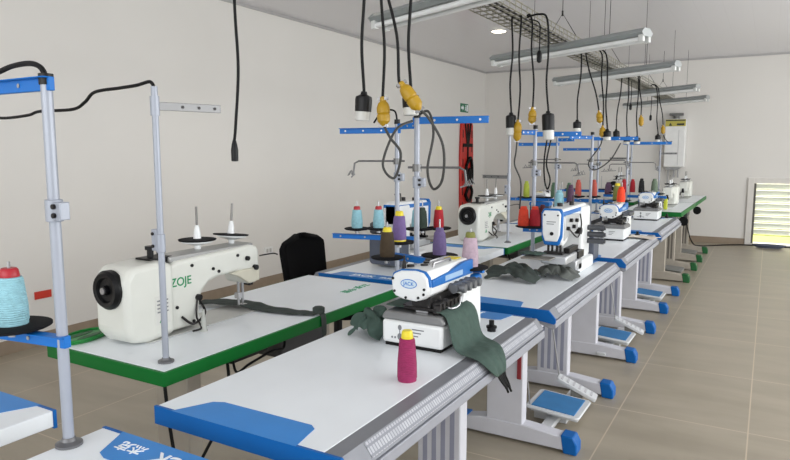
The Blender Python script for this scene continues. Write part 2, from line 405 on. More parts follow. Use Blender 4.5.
for y, lb in ((-0.455, 'white sewing table with blue edge cut off at the left edge of the photo'),
              (2.93, 'white blue-ended sewing table beyond the black chair, under the pale blue cones'),
              (5.96, 'white sewing table with blue edge in the wall-side row, beyond the second green-edged table'),
              (7.5, 'white blue-ended sewing table of the wall-side row, just before its farthest green-edged table')):
    dup(t0, (XF, y + TL, 0), PI, lb)
g0 = green_table('green-edged sewing table before the black chair, carrying the largest lockstitch machine', (XF, 1.325 + TL + 0.1, 0), PI, 'green edged sewing tables')
dup(g0, (XF, 4.40 + TL + 0.1, 0), PI, 'white green-edged sewing table standing before the red rescue board')
dup(g0, (XF, 9.4 + TL + 0.1, 0), PI, 'green-edged sewing table far down the wall-side row under a small lockstitch machine')
GZ = 1.066
dup(g0, (XT + 0.02, 7.46, 0), 0, 'green-edged sewing table of the aisle row next after the blue-ended tables').scale = (1, 1, GZ)
dup(g0, (XT + 0.02, 9.02, 0), 0, 'last green-edged sewing table of the aisle row, closest to the back wall').scale = (1, 1, GZ)

# ------------------------------------------------------------------ machines
def overlock(label, loc, rz, group):
    r = thing('overlock_machine', label, 'sewing machine', loc, rz, group)
    bm = NB(); box(bm, -0.13, 0.125, -0.13, 0.12, 0.012, 0.098); b = obj('base_box', bm, MWHITE, r, 0.012, 3)
    bm = NB(); box(bm, -0.12, 0.115, -0.12, 0.30, 0.0, 0.014); obj('base_gasket', bm, BLACK, r)
    # printed marks on the end of the base
    bm = NB()
    yy = -0.1312
    prism(bm, ellipse(-0.052, 0.074, 0.008, 0.010), 'y', yy, yy + 0.001); prism(bm, ellipse(-0.052, 0.040, 0.010, 0.013), 'y', yy, yy + 0.001)
    for xx in (-0.085, -0.072, -0.033, -0.02): prism(bm, ellipse(xx, 0.035, 0.004, 0.004), 'y', yy, yy + 0.001)
    box(bm, -0.054, -0.050, yy, yy + 0.001, 0.05, 0.068)
    for k in range(3): box(bm, 0.0, 0.05 - 0.012 * k, yy, yy + 0.001, 0.072 - 0.012 * k, 0.076 - 0.012 * k)
    obj('printed_marks', bm, mat('grey_print', (120, 122, 126), 0.5), b)
    bm = NB(); prism(bm, [(-0.13, 0.098), (0.13, 0.098), (0.132, 0.112), (0.115, 0.132), (-0.115, 0.132), (-0.132, 0.112)], 'y', -0.128, 0.13)
    obj('cloth_plate', bm, MGREY, r, 0.006)
    # column and lower body
    bm = NB(); prism(bm, rrect(-0.11, 0.095, 0.13, 0.34, 0.02, 4), 'z', 0.012, 0.20)
    prism(bm, [(0.10, 0.014), (0.335, 0.014), (0.325, 0.20), (0.15, 0.20), (0.12, 0.14)], 'x', 0.0, 0.105); obj('body', bm, MWHITE, r, 0.006)
    # arm with rounded shoulders
    prof = [(-0.082, 0.205), (-0.086, 0.250), (-0.078, 0.275), (-0.045, 0.290), (0.02, 0.294), (0.052, 0.288), (0.070, 0.268), (0.076, 0.235), (0.068, 0.205), (0.046, 0.187), (0.02, 0.178), (-0.035, 0.182), (-0.068, 0.192)]
    bm = NB(); prism(bm, prof, 'y', -0.12, 0.30); obj('arm', bm, MWHITE, r, 0.012, 3)
    c = (-0.005, 0.235)
    sc = lambda s: [(c[0] + (x - c[0]) * s, c[1] + (z - c[1]) * s) for x, z in prof]
    bm = NB(); prism(bm, [(x, z) for x, z in sc(1.03) if z > 0.222] , 'y', -0.133, -0.115); obj('end_cover_rim', bm, MBLUE, r, 0.004)
    bm = NB(); prism(bm, sc(0.955), 'y', -0.143, -0.117); fc = obj('end_cover', bm, MWHITE, r, 0.008, 3)
    bm = NB(); prism(bm, ellipse(-0.008, 0.243, 0.034, 0.017), 'y', -0.1445, -0.1425); bd = obj('badge', bm, TEXT_BLUE, fc)
    bm = NB(); prism(bm, ellipse(-0.008, 0.243, 0.031, 0.014), 'y', -0.1453, -0.1435); obj('badge_field', bm, mat('badge_pale', (206, 222, 234), 0.3), fc)
    lettering('lettering', 'JACK', 0.019, TEXT_BLUE, fc, basis((-0.008, -0.1456, 0.243), (1, 0, 0), (0, 0, 1)), 0.0004)
    bm = NB()
    for x, z in ((-0.074, 0.258), (-0.068, 0.212), (-0.02, 0.192), (0.032, 0.196), (0.056, 0.228), (0.054, 0.210)): cyl(bm, (x, -0.147, z), (x, -0.141, z), 0.005, seg=10)
    each('screw', bm, BLACKG, fc)
    # blue stripe along the operator side and badge panel
    bm = NB(); prism(bm, [(-0.115, 0.232), (0.30, 0.228), (0.30, 0.286), (0.20, 0.286), (0.05, 0.268), (-0.115, 0.260)], 'x', 0.062, 0.080); obj('side_stripe', bm, MBLUE, r, 0.004)
    bm = NB(); box(bm, 0.079, 0.081, 0.0, 0.18, 0.240, 0.260); obj('side_label', bm, mat('side_label_pale', (150, 182, 214), 0.4), r)
    # top fittings
    bm = NB()
    for x, y in ((-0.045, -0.05), (-0.005, -0.01), (-0.025, 0.06), (-0.045, 0.12)):
        cyl(bm, (x, y, 0.284), (x, y, 0.298), 0.015, seg=16)
    cyl(bm, (-0.058, -0.08, 0.27), (-0.058, -0.08, 0.315), 0.010, 0.007, 10); cyl(bm, (-0.058, -0.08, 0.315), (-0.058, -0.08, 0.335), 0.004, seg=8)
    each('oil_cap', bm, DSTEEL, r)
    bm = NB(); tube(bm, [(0.035, -0.02, 0.288), (0.035, -0.01, 0.304), (0.035, 0.15, 0.304), (0.035, 0.16, 0.288)], 0.005); tube(bm, [(0.012, 0.0, 0.29), (0.012, 0.01, 0.308), (0.012, 0.10, 0.308)], 0.0035); each('thread_guide', bm, STEEL, r)
    bm = NB(); box(bm, -0.01, 0.04, 0.20, 0.26, 0.2930, 0.2955); obj('oil_notice', bm, YELC, r)
    # tension dials standing out of the operator side
    bm = NB()
    cyl(bm, (0.098, 0.04, 0.205), (0.098, 0.26, 0.205), 0.017, seg=14)
    for k in range(4):
        y = 0.065 + 0.055 * k
        cyl(bm, (0.07, y, 0.208), (0.128, y, 0.208), 0.015, seg=14); cyl(bm, (0.128, y, 0.208), (0.140, y, 0.208), 0.019, 0.016, seg=14)
    obj('tension_dials', bm, mat('dial_grey', (104, 106, 110), 0.4, 0.3), r)
    # needle, presser foot and loopers
    bm = NB()
    box(bm, -0.02, 0.06, -0.09, 0.12, 0.150, 0.192); box(bm, 0.05, 0.095, -0.08, 0.10, 0.14, 0.17)
    for k in range(6):
        y = -0.085 + 0.038 * k
        cyl(bm, (0.05 + 0.012 * (k % 3), y, 0.135), (0.045, y + 0.012, 0.19), 0.011, seg=10)
        box(bm, 0.072, 0.100, y - 0.012, y + 0.012, 0.13 + 0.006 * (k % 2), 0.16 + 0.008 * (k % 3), Matrix.Rotation(0.4 * ((k % 3) - 1), 3, 'X'))
    box(bm, -0.07, 0.05, -0.07, 0.06, 0.137, 0.150); box(bm, -0.05, 0.085, -0.10, -0.05, 0.140, 0.152)
    obj('looper_mechanism', bm, DSTEEL, r, 0.002)
    bm = NB()
    cyl(bm, (0.015, -0.07, 0.136), (0.015, -0.07, 0.18), 0.006, seg=10); cyl(bm, (0.035, -0.06, 0.136), (0.03, -0.06, 0.19), 0.0045, seg=8)
    box(bm, 0.0, 0.05, -0.095, -0.035, 0.133, 0.139); tube(bm, spline([(0.085, -0.02, 0.15), (0.115, -0.02, 0.145), (0.125, 0.03, 0.15), (0.12, 0.06, 0.175)]), 0.004)
    obj('presser_foot', bm, STEEL, r)
    bm = NB(); box(bm, 0.106, 0.108, 0.115, 0.175, 0.070, 0.115); obj('warning_sticker', bm, YELC, r)
    # motor at the far end
    bm = NB(); prism(bm, rrect(-0.15, 0.06, 0.012, 0.19, 0.025, 4), 'y', 0.335, 0.45); mo = obj('motor_housing', bm, MDARK, r, 0.006)
    bm = NB(); prism(bm, rrect(-0.154, 0.064, 0.162, 0.205, 0.015, 4), 'y', 0.330, 0.455); obj('motor_trim', bm, MBLUE, mo, 0.004)
    bm = NB()
    for k in range(7):
        a = 2 * PI * k / 7
        prism(bm, ellipse(-0.045 + 0.045 * math.cos(a), 0.09 + 0.045 * math.sin(a), 0.012, 0.012, 10), 'y', 0.4495, 0.4525)
    prism(bm, ellipse(-0.045, 0.09, 0.02, 0.02, 14), 'y', 0.4495, 0.456); obj('motor_vent', bm, BLACKG, mo)
    bm = NB(); box(bm, -0.06, 0.03, 0.30, 0.40, 0.20, 0.27); obj('pulley_guard', bm, mat('guard_grey', (130, 134, 142), 0.4), r, 0.02, 3)
    bm = NB(); cyl(bm, (0.165, 0.30, 0.014), (0.165, 0.30, 0.022), 0.022); cyl(bm, (0.165, 0.30, 0.02), (0.165, 0.30, 0.045), 0.011, seg=12); cyl(bm, (0.165, 0.30, 0.0), (0.165, 0.30, 0.016), 0.018); obj('magnet_guide', bm, BLACKG, r)
    return r
OVG = 'overlock machines'
ov0 = overlock('white and blue overlock machine in the foreground with green cloth under its foot', (-1.047, 2.037, TZ), 0, OVG)
ov0.scale = (0.94, 0.83, 0.965)
dup(ov0, (-1.06, 5.28, TZ), 0, 'overlock machine beyond the interlock machine, beside the cream paper')
dup(ov0, (-1.06, 7.02, TZ), 0, 'smaller-looking overlock machine just before the green-ended tables')
dup(ov0, (-2.0, 6.62, TZ), PI, 'overlock machine in the wall-side row, behind the interlock machine')

def lockstitch(label, loc, rz, group):
    r = thing('lockstitch_machine', label, 'sewing machine', loc, rz, group)
    # y: hand wheel at +, needle at -;  x: operator at +, back at -
    bm = NB()
    prism(bm, [(0.345, 0.05), (0.345, 0.245), (0.31, 0.284), (0.18, 0.290), (0.13, 0.272), (0.13, 0.012), (0.25, 0.0), (0.31, 0.012)], 'x', -0.088, 0.088)
    obj('motor_housing', bm, MCREAM, r, 0.022, 3)
    arm = [(0.15, 0.012), (0.15, 0.255), (0.10, 0.276), (-0.30, 0.290), (-0.345, 0.280), (-0.355, 0.255), (-0.355, 0.14), (-0.34, 0.12), (-0.285, 0.12), (-0.272, 0.14), (-0.265, 0.180)]
    arm += [(-0.20, 0.185), (-0.11, 0.182), (-0.06, 0.170), (-0.025, 0.142), (-0.008, 0.10), (-0.004, 0.06), (-0.015, 0.012)]
    bm = NB(); prism(bm, arm, 'x', -0.068, 0.068); a = obj('arm', bm, MCREAM, r, 0.014, 3)
    bm = NB(); box(bm, -0.09, 0.09, -0.40, 0.26, 0.0, 0.004); obj('bed', bm, mat('bed_steel', (196, 197, 194), 0.3, 0.3), r, 0.002)
    bm = NB(); box(bm, -0.052, 0.052, -0.335, 0.12, 0.270, 0.294); obj('top_plate', bm, mat('plate_grey', (168, 168, 166), 0.35, 0.4), r, 0.006)
    bm = NB(); prism(bm, [(-0.28, 0.125), (-0.22, 0.165), (-0.17, 0.185), (-0.25, 0.19), (-0.345, 0.19), (-0.345, 0.13)], 'x', -0.076, -0.060); obj('lever_cover', bm, mat('cover_beige', (206, 202, 184), 0.4), r, 0.004)
    bm = NB()
    prof = [(0.02, 0.0), (0.062, 0.0), (0.070, 0.008), (0.070, 0.03), (0.060, 0.042), (0.045, 0.040), (0.040, 0.030), (0.018, 0.030), (0.016, 0.044), (0.002, 0.046)]
    lathe(bm, prof, seg=28); bmesh.ops.transform(bm, matrix=Matrix.Translation((0, 0.325, 0.205)) @ Matrix.Rotation(-PI / 2, 4, 'X'), verts=bm.verts)
    hw = obj('hand_wheel', bm, BLACKG, r)
    bm = NB()
    cyl(bm, (0, 0.365, 0.205), (0, 0.374, 0.205), 0.012); obj('wheel_bolt', bm, STEEL, hw)
    lettering('lettering', 'ZOJE', 0.046, TEXT_GREEN, a, basis((-0.0685, 0.085, 0.195), (0, -1, 0), (0, 0, 1)), 0.0006)
    bm = NB(); box(bm, -0.0895, -0.0875, 0.16, 0.225, 0.06, 0.165); st = obj('rating_sticker', bm, mat('sticker_pale', (214, 214, 208), 0.5), r)
    bm = NB()
    for k in range(4): box(bm, -0.0905, -0.0890, 0.168, 0.217, 0.145 - 0.014 * k, 0.150 - 0.014 * k)
    obj('sticker_lines', bm, mat('grey_print', (120, 122, 126), 0.5), st)
    bm = NB(); prism(bm, [(0.175, 0.066), (0.21, 0.066), (0.192, 0.096)], 'x', -0.0905, -0.0890); obj('sticker_mark', bm, TEXT_GREEN, st)
    # needle bar, presser bar, foot, thread parts
    bm = NB()
    cyl(bm, (0.0, -0.315, 0.03), (0.0, -0.315, 0.15), 0.007, seg=10); cyl(bm, (0.0, -0.29, 0.02), (0.0, -0.29, 0.15), 0.006, seg=10)
    box(bm, -0.014, 0.018, -0.33, -0.30, 0.013, 0.020); box(bm, -0.012, 0.012, -0.302, -0.278, 0.05, 0.075); cyl(bm, (0, -0.315, 0.014), (0, -0.315, 0.04), 0.003, seg=8)
    obj('needle_and_presser_foot', bm, STEEL, r)
    bm = NB()
    cyl(bm, (-0.015, -0.352, 0.16), (0.015, -0.352, 0.16), 0.016, seg=14); box(bm, -0.02, 0.02, -0.362, -0.340, 0.10, 0.145)
    cyl(bm, (-0.085, -0.32, 0.19), (-0.066, -0.32, 0.19), 0.012, seg=12); cyl(bm, (-0.08, -0.275, 0.235), (-0.066, -0.275, 0.235), 0.010, seg=12)
    cyl(bm, (-0.082, 0.005, 0.12), (-0.066, 0.005, 0.12), 0.013, seg=12)
    for y, z in ((-0.08, 0.22), (0.03, 0.25), (-0.22, 0.255), (-0.11, 0.205), (0.03, 0.03), (0.11, 0.10)): cyl(bm, (-0.073, y, z), (-0.066, y, z), 0.0065, seg=10)
    each('screw', bm, BLACKG, r)
    bm = NB(); tube(bm, spline([(-0.09, -0.33, 0.24), (-0.14, -0.36, 0.25), (-0.16, -0.37, 0.245)]), 0.003); tube(bm, spline([(-0.05, -0.02, 0.10), (-0.10, 0.0, 0.06), (-0.10, 0.06, 0.03), (-0.07, 0.09, 0.06)]), 0.005)
    tube(bm, spline([(-0.07, 0.01, 0.11), (-0.085, 0.03, 0.05), (-0.13, 0.05, 0.016), (-0.14, 0.10, 0.016)]), 0.004); each('wire', bm, DSTEEL, r)
    # bobbin winder knob on the top
    bm = NB(); box(bm, -0.04, 0.04, 0.10, 0.20, 0.276, 0.296); cyl(bm, (0, 0.165, 0.29), (0, 0.165, 0.325), 0.012); cyl(bm, (0, 0.165, 0.325), (0, 0.165, 0.338), 0.019, seg=14); cyl(bm, (0.02, 0.11, 0.29), (0.02, 0.11, 0.312), 0.008, seg=10); obj('bobbin_winder', bm, BLACKG, r)
    # two spool pins on the arm, each with a pale saucer and dark pad
    for i, y in enumerate((-0.085, -0.275)):
        tilt = Matrix.Rotation(0.10 if i else 0.0, 4, 'X')
        bm = NB(); lathe(bm, [(0.012, 0), (0.014, 0.02), (0.062, 0.033), (0.062, 0.040), (0.012, 0.040)])
        bmesh.ops.transform(bm, matrix=Matrix.Translation((0.02, y, 0.289)) @ tilt, verts=bm.verts); sp = obj('spool_holder', bm, MWHITE, r)
        bm = NB(); lathe(bm, [(0.012, 0.0), (0.074, 0.0), (0.076, 0.005), (0.012, 0.008)])
        bmesh.ops.transform(bm, matrix=Matrix.Translation((0.02, y, 0.329)) @ tilt, verts=bm.verts); obj('spool_pad', bm, DISC, sp)
        bm = NB(); lathe(bm, [(0.016, 0.0), (0.013, 0.03), (0.008, 0.055), (0.001, 0.057)])
        bmesh.ops.transform(bm, matrix=Matrix.Translation((0.02, y, 0.335)) @ tilt, verts=bm.verts); obj('spool_cone', bm, MWHITE, sp)
        bm = NB(); cyl(bm, (0, 0, 0), (0, 0, 0.13), 0.0045, seg=8); bmesh.ops.transform(bm, matrix=Matrix.Translation((0.02, y, 0.337)) @ tilt, verts=bm.verts); obj('spool_pin', bm, mat('pin_steel', (108, 106, 104), 0.35, 0.6), sp)
    return r
LKG = 'lockstitch machines'
lk0 = lockstitch('large cream lockstitch machine with black hand wheel on the nearest green-edged table', (-1.985, 1.77, TZ), PI, LKG)
dup(lk0, (-1.97, 4.86, TZ), PI, 'cream lockstitch machine in front of the red rescue board')
dup(lk0, (-1.93, 9.98, TZ), PI, 'small far lockstitch machine with black hand wheel, behind the red cones of the wall-side row')
dup(lk0, (-1.02, 8.42, TZ * GZ), 0, 'white lockstitch machine beside the lime yellow bottle on the aisle-side green table').scale = (0.8, 0.8, 0.8)
dup(lk0, (-1.02, 10.0, TZ * GZ), 0, 'white lockstitch machine closest to the back wall, under the water heater').scale = (0.8, 0.8, 0.8)

# interlock machine on the third table
def interlock(label, loc, rz):
    r = thing('interlock_machine', label, 'sewing machine', loc, rz)
    bm = NB(); box(bm, -0.10, 0.10, -0.02, 0.34, 0.0, 0.07); obj('base', bm, MWHITE, r, 0.012, 3)
    bm = NB(); box(bm, -0.05, 0.09, -0.24, 0.10, 0.085, 0.13); box(bm, 0.0, 0.10, -0.06, 0.06, 0.02, 0.085); obj('flat_bed', bm, mat('bed_pale', (196, 198, 200), 0.3, 0.4), r, 0.008)
    bm = NB(); box(bm, -0.13, 0.03, -0.34, -0.14, 0.118, 0.126); obj('cloth_plate', bm, mat('plate_warm', (150, 146, 138), 0.3, 0.6), r, 0.002)
    bm = NB(); box(bm, -0.06, 0.07, 0.17, 0.36, 0.06, 0.37); obj('column', bm, MWHITE, r, 0.02, 3)
    bm = NB(); prism(bm, [(-0.20, 0.20), (-0.20, 0.36), (-0.16, 0.378), (0.30, 0.385), (0.36, 0.37), (0.36, 0.24), (0.16, 0.24), (0.10, 0.225), (-0.05, 0.225), (-0.08, 0.19), (-0.16, 0.17)], 'x', -0.05, 0.05); obj('arm', bm, MWHITE, r, 0.012, 3)
    shield = [(-0.048, 0.384), (0.048, 0.384), (0.060, 0.360), (0.056, 0.23), (0.040, 0.185), (-0.040, 0.185), (-0.056, 0.23), (-0.060, 0.360)]
    bm = NB(); prism(bm, shield, 'y', -0.222, -0.195); obj('end_cover_rim', bm, MBLUE, r, 0.008, 3)
    c = (0, 0.285); s = 0.84
    bm = NB(); prism(bm, [(x * s, c[1] + (z - c[1]) * s + 0.006) for x, z in shield], 'y', -0.232, -0.20); fc = obj('end_cover', bm, MWHITE, r, 0.006)
    bm = NB(); cyl(bm, (0.005, -0.236, 0.25), (0.005, -0.23, 0.25), 0.010, seg=14)
    for x, z in ((-0.036, 0.35), (0.036, 0.35)): cyl(bm, (x, -0.235, z), (x, -0.23, z), 0.005, seg=8)
    each('screw', bm, BLACKG, fc)
    bm = NB(); box(bm, -0.025, 0.025, -0.2335, -0.2315, 0.312, 0.316); box(bm, -0.025, 0.015, -0.2335, -0.2315, 0.30, 0.304); obj('printed_marks', bm, mat('grey_print', (120, 122, 126), 0.5), fc)
    bm = NB(); prism(bm, [(-0.20, 0.340), (0.36, 0.345), (0.36, 0.368), (-0.20, 0.364)], 'x', -0.054, 0.056); obj('side_stripe', bm, MBLUE, r, 0.004)
    bm = NB(); prism(bm, [(-0.16, 0.205), (-0.04, 0.235), (0.12, 0.245), (0.14, 0.335), (-0.15, 0.345)], 'x', 0.048, 0.056); obj('side_panel', bm, mat('panel_grey', (190, 192, 194), 0.35, 0.3), r, 0.003)
    bm = NB()
    for y, z in ((-0.12, 0.27), (-0.06, 0.31), (0.0, 0.27), (0.06, 0.30)): cyl(bm, (0.05, y, z), (0.072, y, z), 0.011, seg=10)
    tube(bm, spline([(0.06, -0.10, 0.27), (0.085, 0.0, 0.21), (0.08, 0.10, 0.27), (0.06, 0.14, 0.33)]), 0.004); cyl(bm, (0.04, 0.13, 0.232), (0.075, 0.13, 0.232), 0.02); obj('thread_lever', bm, DSTEEL, r)
    bm = NB()
    for x in (-0.03, -0.008, 0.018, 0.038): cyl(bm, (x, -0.17, 0.135), (x, -0.17, 0.20), 0.007, seg=8)
    box(bm, -0.05, 0.055, -0.19, -0.15, 0.130, 0.145); box(bm, 0.04, 0.075, -0.12, 0.06, 0.13, 0.16); box(bm, 0.06, 0.10, -0.02, 0.10, 0.09, 0.13)
    obj('needle_bar_group', bm, DSTEEL, r, 0.002)
    for z in (0.155, 0.195, 0.235):
        bm = NB(); cyl(bm, (0.065, 0.30, z), (0.13, 0.30, z), 0.016, seg=14); cyl(bm, (0.13, 0.30, z), (0.165, 0.30, z), 0.018, seg=14); cyl(bm, (0.165, 0.30, z), (0.175, 0.30, z), 0.012, seg=14); obj('tension_dial', bm, mat('dial_dark', (78, 80, 84), 0.4, 0.3), r)
    bm = NB(); prism(bm, rrect(-0.125, 0.095, 0.015, 0.185, 0.025, 4), 'y', 0.36, 0.50); obj('motor_housing', bm, MDARK, r, 0.006)
    bm = NB(); cyl(bm, (-0.02, 0.0, 0.37), (-0.02, 0.0, 0.40), 0.016); cyl(bm, (0.02, 0.1, 0.38), (0.02, 0.1, 0.405), 0.014); tube(bm, [(0.0, 0.2, 0.38), (0.0, 0.2, 0.43), (0.0, 0.3, 0.43)], 0.004); each('oil_cap', bm, DSTEEL, r)
    return r
it0 = interlock('tall white interlock machine with blue-rimmed shield end, beside crumpled dark cloth', (-1.0, 3.64, TZ), 0)
dup(it0, (-1.97, 3.62, TZ), PI, 'tall white machine seen from its dark motor box, behind the pale blue cones').scale = (1, 0.72, 1)

# ------------------------------------------------------------------ thread stands
def stand(label, loc, arms, trays, discs, guides, group='thread stands', h=0.845, name='thread_stand', m_arm=ARMB):
    r = thing(name, label, 'thread stand', loc, 0, group)
    bm = NB(); cyl(bm, (0, 0, 0.0), (0, 0, h), 0.0125, seg=14); obj('post', bm, POST, r)
    bm = NB(); lathe(bm, [(0.03, 0), (0.03, 0.006), (0.018, 0.012), (0.014, 0.02), (0.005, 0.02)]); obj('post_base', bm, mat('flange_grey', (110, 110, 112), 0.4, 0.5), r)
    bm = NB(); cyl(bm, (0, 0, h - 0.012), (0, 0, h + 0.012), 0.0155, seg=14); obj('post_cap', bm, BLACKG, r)
    bm = NB(); cyl(bm, (0, 0, 0.53), (0, 0, 0.58), 0.019, seg=14); box(bm, 0.012, 0.04, -0.012, 0.012, 0.535, 0.575); cl = obj('clamp', bm, POST, r, 0.002)
    bm = NB()
    for z in (0.545, 0.565): cyl(bm, (0.02, -0.018, z), (0.02, 0.016, z), 0.006, seg=8)
    each('clamp_bolt', bm, DSTEEL, cl)
    def bar(x0, y0, x1, y1, z, hh, th, nm, m):
        d = Vector((x1 - x0, y1 - y0, 0)); L = d.length; a = math.atan2(d.y, d.x)
        bm = NB(); box(bm, 0, L, -th / 2, th / 2, -hh / 2, hh / 2); box(bm, 0, L, th / 2 - 0.002, th / 2 + 0.014, hh / 2 - 0.003, hh / 2)
        M = Matrix.Translation((x0, y0, z)) @ Matrix.Rotation(a, 4, 'Z'); bmesh.ops.transform(bm, matrix=M, verts=bm.verts)
        o = obj(nm, bm, m, r, 0.0015)
        bm = NB()
        for k in (0.3, 0.6, 0.9): cyl(bm, (L * k, -th / 2 - 0.002, 0), (L * k, th / 2 + 0.002, 0), 0.005, seg=8)
        bmesh.ops.transform(bm, matrix=M, verts=bm.verts); each('bolt', bm, STEEL, o)
    for (x0, y0, x1, y1, z) in arms: bar(x0, y0, x1, y1, z, 0.030, 0.014, 'top_arm', m_arm)
    for (x0, y0, x1, y1, z) in trays: bar(x0, y0, x1, y1, z, 0.028, 0.018, 'spool_arm', m_arm)
    for (x, y, z, rad) in discs:
        bm = NB(); lathe(bm, [(0.02, -0.012), (rad * 0.9, -0.004), (rad, 0.0), (rad, 0.004), (rad * 0.92, 0.006), (0.01, 0.006)], (x, y, z - 0.006), 28); dd = obj('spool_disc', bm, DISC, r)
        bm = NB(); cyl(bm, (x, y, z - 0.03), (x, y, z), 0.012, seg=10); cyl(bm, (x, y, z), (x, y, z + 0.15), 0.0035, seg=8); obj('spool_pin', bm, STEEL, dd)
    for (dx, dy, z) in guides:
        L = math.hypot(dx, dy); u = Vector((dx / L, dy / L, 0)); v = Vector((-u.y, u.x, 0)); o3 = Vector((0, 0, z))
        e = o3 + u * L
        bm = NB()
        tube(bm, [o3 - u * 0.04, o3, e - u * 0.03, e - u * 0.008 - Vector((0, 0, 0.012)), e - Vector((0, 0, 0.075))], 0.005)
        tube(bm, [e - v * 0.17 - Vector((0, 0, 0.075)), e + v * 0.17 - Vector((0, 0, 0.078))], 0.0035)
        for k in (-0.08, 0.0, 0.08): tube(bm, [e + v * k - Vector((0, 0, 0.075)), e + v * k + u * 0.012 - Vector((0, 0, 0.05)), e + v * k + u * 0.024 - Vector((0, 0, 0.075))], 0.003)
        cyl(bm, (0, 0, z - 0.018), (0, 0, z + 0.014), 0.02, seg=12)
        obj('thread_guide', bm, mat('guide_steel', (120, 120, 120), 0.4, 0.7), r)
    return r
Z0 = TZ
# nearest: post at the bottom left
stand('tall grey thread stand post at far left with blue arm, on the bottom-left table', (-1.392, 0.871, Z0),
      [(0.02, 0, -0.36, 0.0, 0.835)], [(0.02, 0.0, -0.36, -0.055, 0.252)], [(-0.145, -0.03, 0.28, 0.085)], [])
stand('thread stand rising behind the foreground overlock machine with blue arm to the right', (-1.335, 2.50, Z0),
      [(-0.02, 0, 0.31, 0.05, 0.822)], [(-0.20, 0.03, 0.36, -0.10, 0.215)], [(-0.083, -0.115, 0.236, 0.072), (-0.185, 0.17, 0.262, 0.078), (0.14, -0.055, 0.254, 0.078), (0.335, -0.18, 0.240, 0.072)], [(0.21, 0.06, 0.62)])
stand('thread stand beyond the black chair with blue arm towards the wall', (-1.71, 2.98, Z0),
      [(0.02, 0, -0.33, -0.05, 0.80), (0, 0, 0.14, -0.05, 0.82)], [(0.06, 0.10, -0.42, 0.0, 0.215)], [(-0.29, 0.05, 0.262, 0.072), (-0.19, 0.12, 0.262, 0.072), (0.03, 0.235, 0.262, 0.072), (0.10, 0.30, 0.262, 0.072), (-0.04, 0.30, 0.25, 0.072)], [(-0.20, -0.12, 0.64)])
stand('thread stand behind the interlock machine holding the orange cones', (-1.31, 4.06, Z0),
      [(0, 0, 0.28, 0.05, 0.80), (0, 0, -0.05, -0.13, 0.81)], [(-0.05, -0.05, 0.10, -0.03, 0.19), (0, 0, 0.30, -0.01, 0.302)], [(-0.0, -0.04, 0.216, 0.10), (0.175, -0.03, 0.335, 0.032), (0.24, -0.01, 0.335, 0.032)], [(0.28, 0.02, 0.62)])
stand('thread stand of the aisle row directly behind the small overlock by the cream paper', (-1.315, 5.62, Z0),
      [(0, 0, 0.36, 0.05, 0.80), (0, 0, -0.14, -0.2, 0.81)], [(-0.26, 0.06, 0.30, 0.02, 0.27)], [(-0.115, 0.04, 0.31, 0.06), (0.005, 0.10, 0.31, 0.06), (0.26, -0.02, 0.29, 0.072)], [(0.28, 0.05, 0.62)])
stand('thread stand of the aisle row with black and grey-green cones, nearest the green-ended tables', (-1.31, 7.20, Z0),
      [(-0.05, 0, 0.42, 0.05, 0.78)], [(-0.24, 0.02, 0.40, 0.0, 0.22)], [(-0.10, 0.02, 0.262, 0.085), (0.30, 0.0, 0.262, 0.085)], [(0.28, 0.05, 0.58), (-0.2, 0.05, 0.56)])
stand('thread stand in the wall-side row behind the interlock machine, dark blue spool arm', (-1.71, 5.95, Z0),
      [(0.02, 0, -0.36, -0.03, 0.76), (0, 0, 0.16, -0.02, 0.80)], [(0.08, 0.06, -0.44, 0.0, 0.24)], [(-0.30, 0.05, 0.262, 0.085), (-0.14, 0.10, 0.262, 0.085), (0.02, 0.12, 0.262, 0.072)], [(-0.26, 0.02, 0.62)])
stand('thread stand post far down the wall-side row with bare guide arms', (-1.71, 7.62, Z0),
      [(0.02, 0, -0.40, -0.03, 0.72)], [(0.08, 0.06, -0.44, 0.0, 0.24)], [(-0.30, 0.05, 0.262, 0.085), (0.02, 0.12, 0.262, 0.072)], [(-0.26, 0.02, 0.55)])
# plain posts of the lockstitch tables
def plain_post(label, loc, arm, h=0.89):
    r = thing('thread_stand', label, 'thread stand', loc, 0, 'plain thread stand posts')
    bm = NB(); cyl(bm, (0, 0, 0), (0, 0, h), 0.0105, seg=14); obj('post', bm, POST, r)
    bm = NB(); lathe(bm, [(0.026, 0), (0.026, 0.006), (0.015, 0.010), (0.012, 0.016), (0.005, 0.016)]); obj('post_base', bm, MATS['flange_grey'], r)
    x, y, z = arm
    d = Vector((x, y, 0)); a = math.atan2(y, x)
    bm = NB(); box(bm, -0.01, d.length, -0.004, 0.004, -0.013, 0.013); box(bm, 0, d.length, 0.003, 0.018, 0.010, 0.013)
    bmesh.ops.transform(bm, matrix=Matrix.Translation((0, 0, z)) @ Matrix.Rotation(a, 4, 'Z'), verts=bm.verts); ar = obj('top_arm', bm, mat('arm_steel', (120, 120, 120), 0.4, 0.7), r, 0.001)
    bm = NB()
    for k in (0.4, 0.65, 0.9): cyl(bm, (d.length * k, -0.006, 0), (d.length * k, 0.006, 0), 0.005, seg=8)
    bmesh.ops.transform(bm, matrix=Matrix.Translation((0, 0, z)) @ Matrix.Rotation(a, 4, 'Z'), verts=bm.verts); each('bolt', bm, DSTEEL, ar)
    bm = NB(); cyl(bm, (0, 0, z - 0.03), (0, 0, z + 0.03), 0.0145, seg=14); obj('collar', bm, POST, r)
    bm = NB(); cyl(bm, (0, 0, 0.365), (0, 0, 0.425), 0.0145, seg=12); box(bm, -0.03, -0.005, -0.012, 0.012, 0.37, 0.44); cl = obj('clamp', bm, POST, r, 0.002)
    bm = NB()
    for q in (0.385, 0.425): cyl(bm, (-0.022, -0.016, q), (-0.022, 0.014, q), 0.0055, seg=8)
    each('clamp_bolt', bm, DSTEEL, cl)
    return r
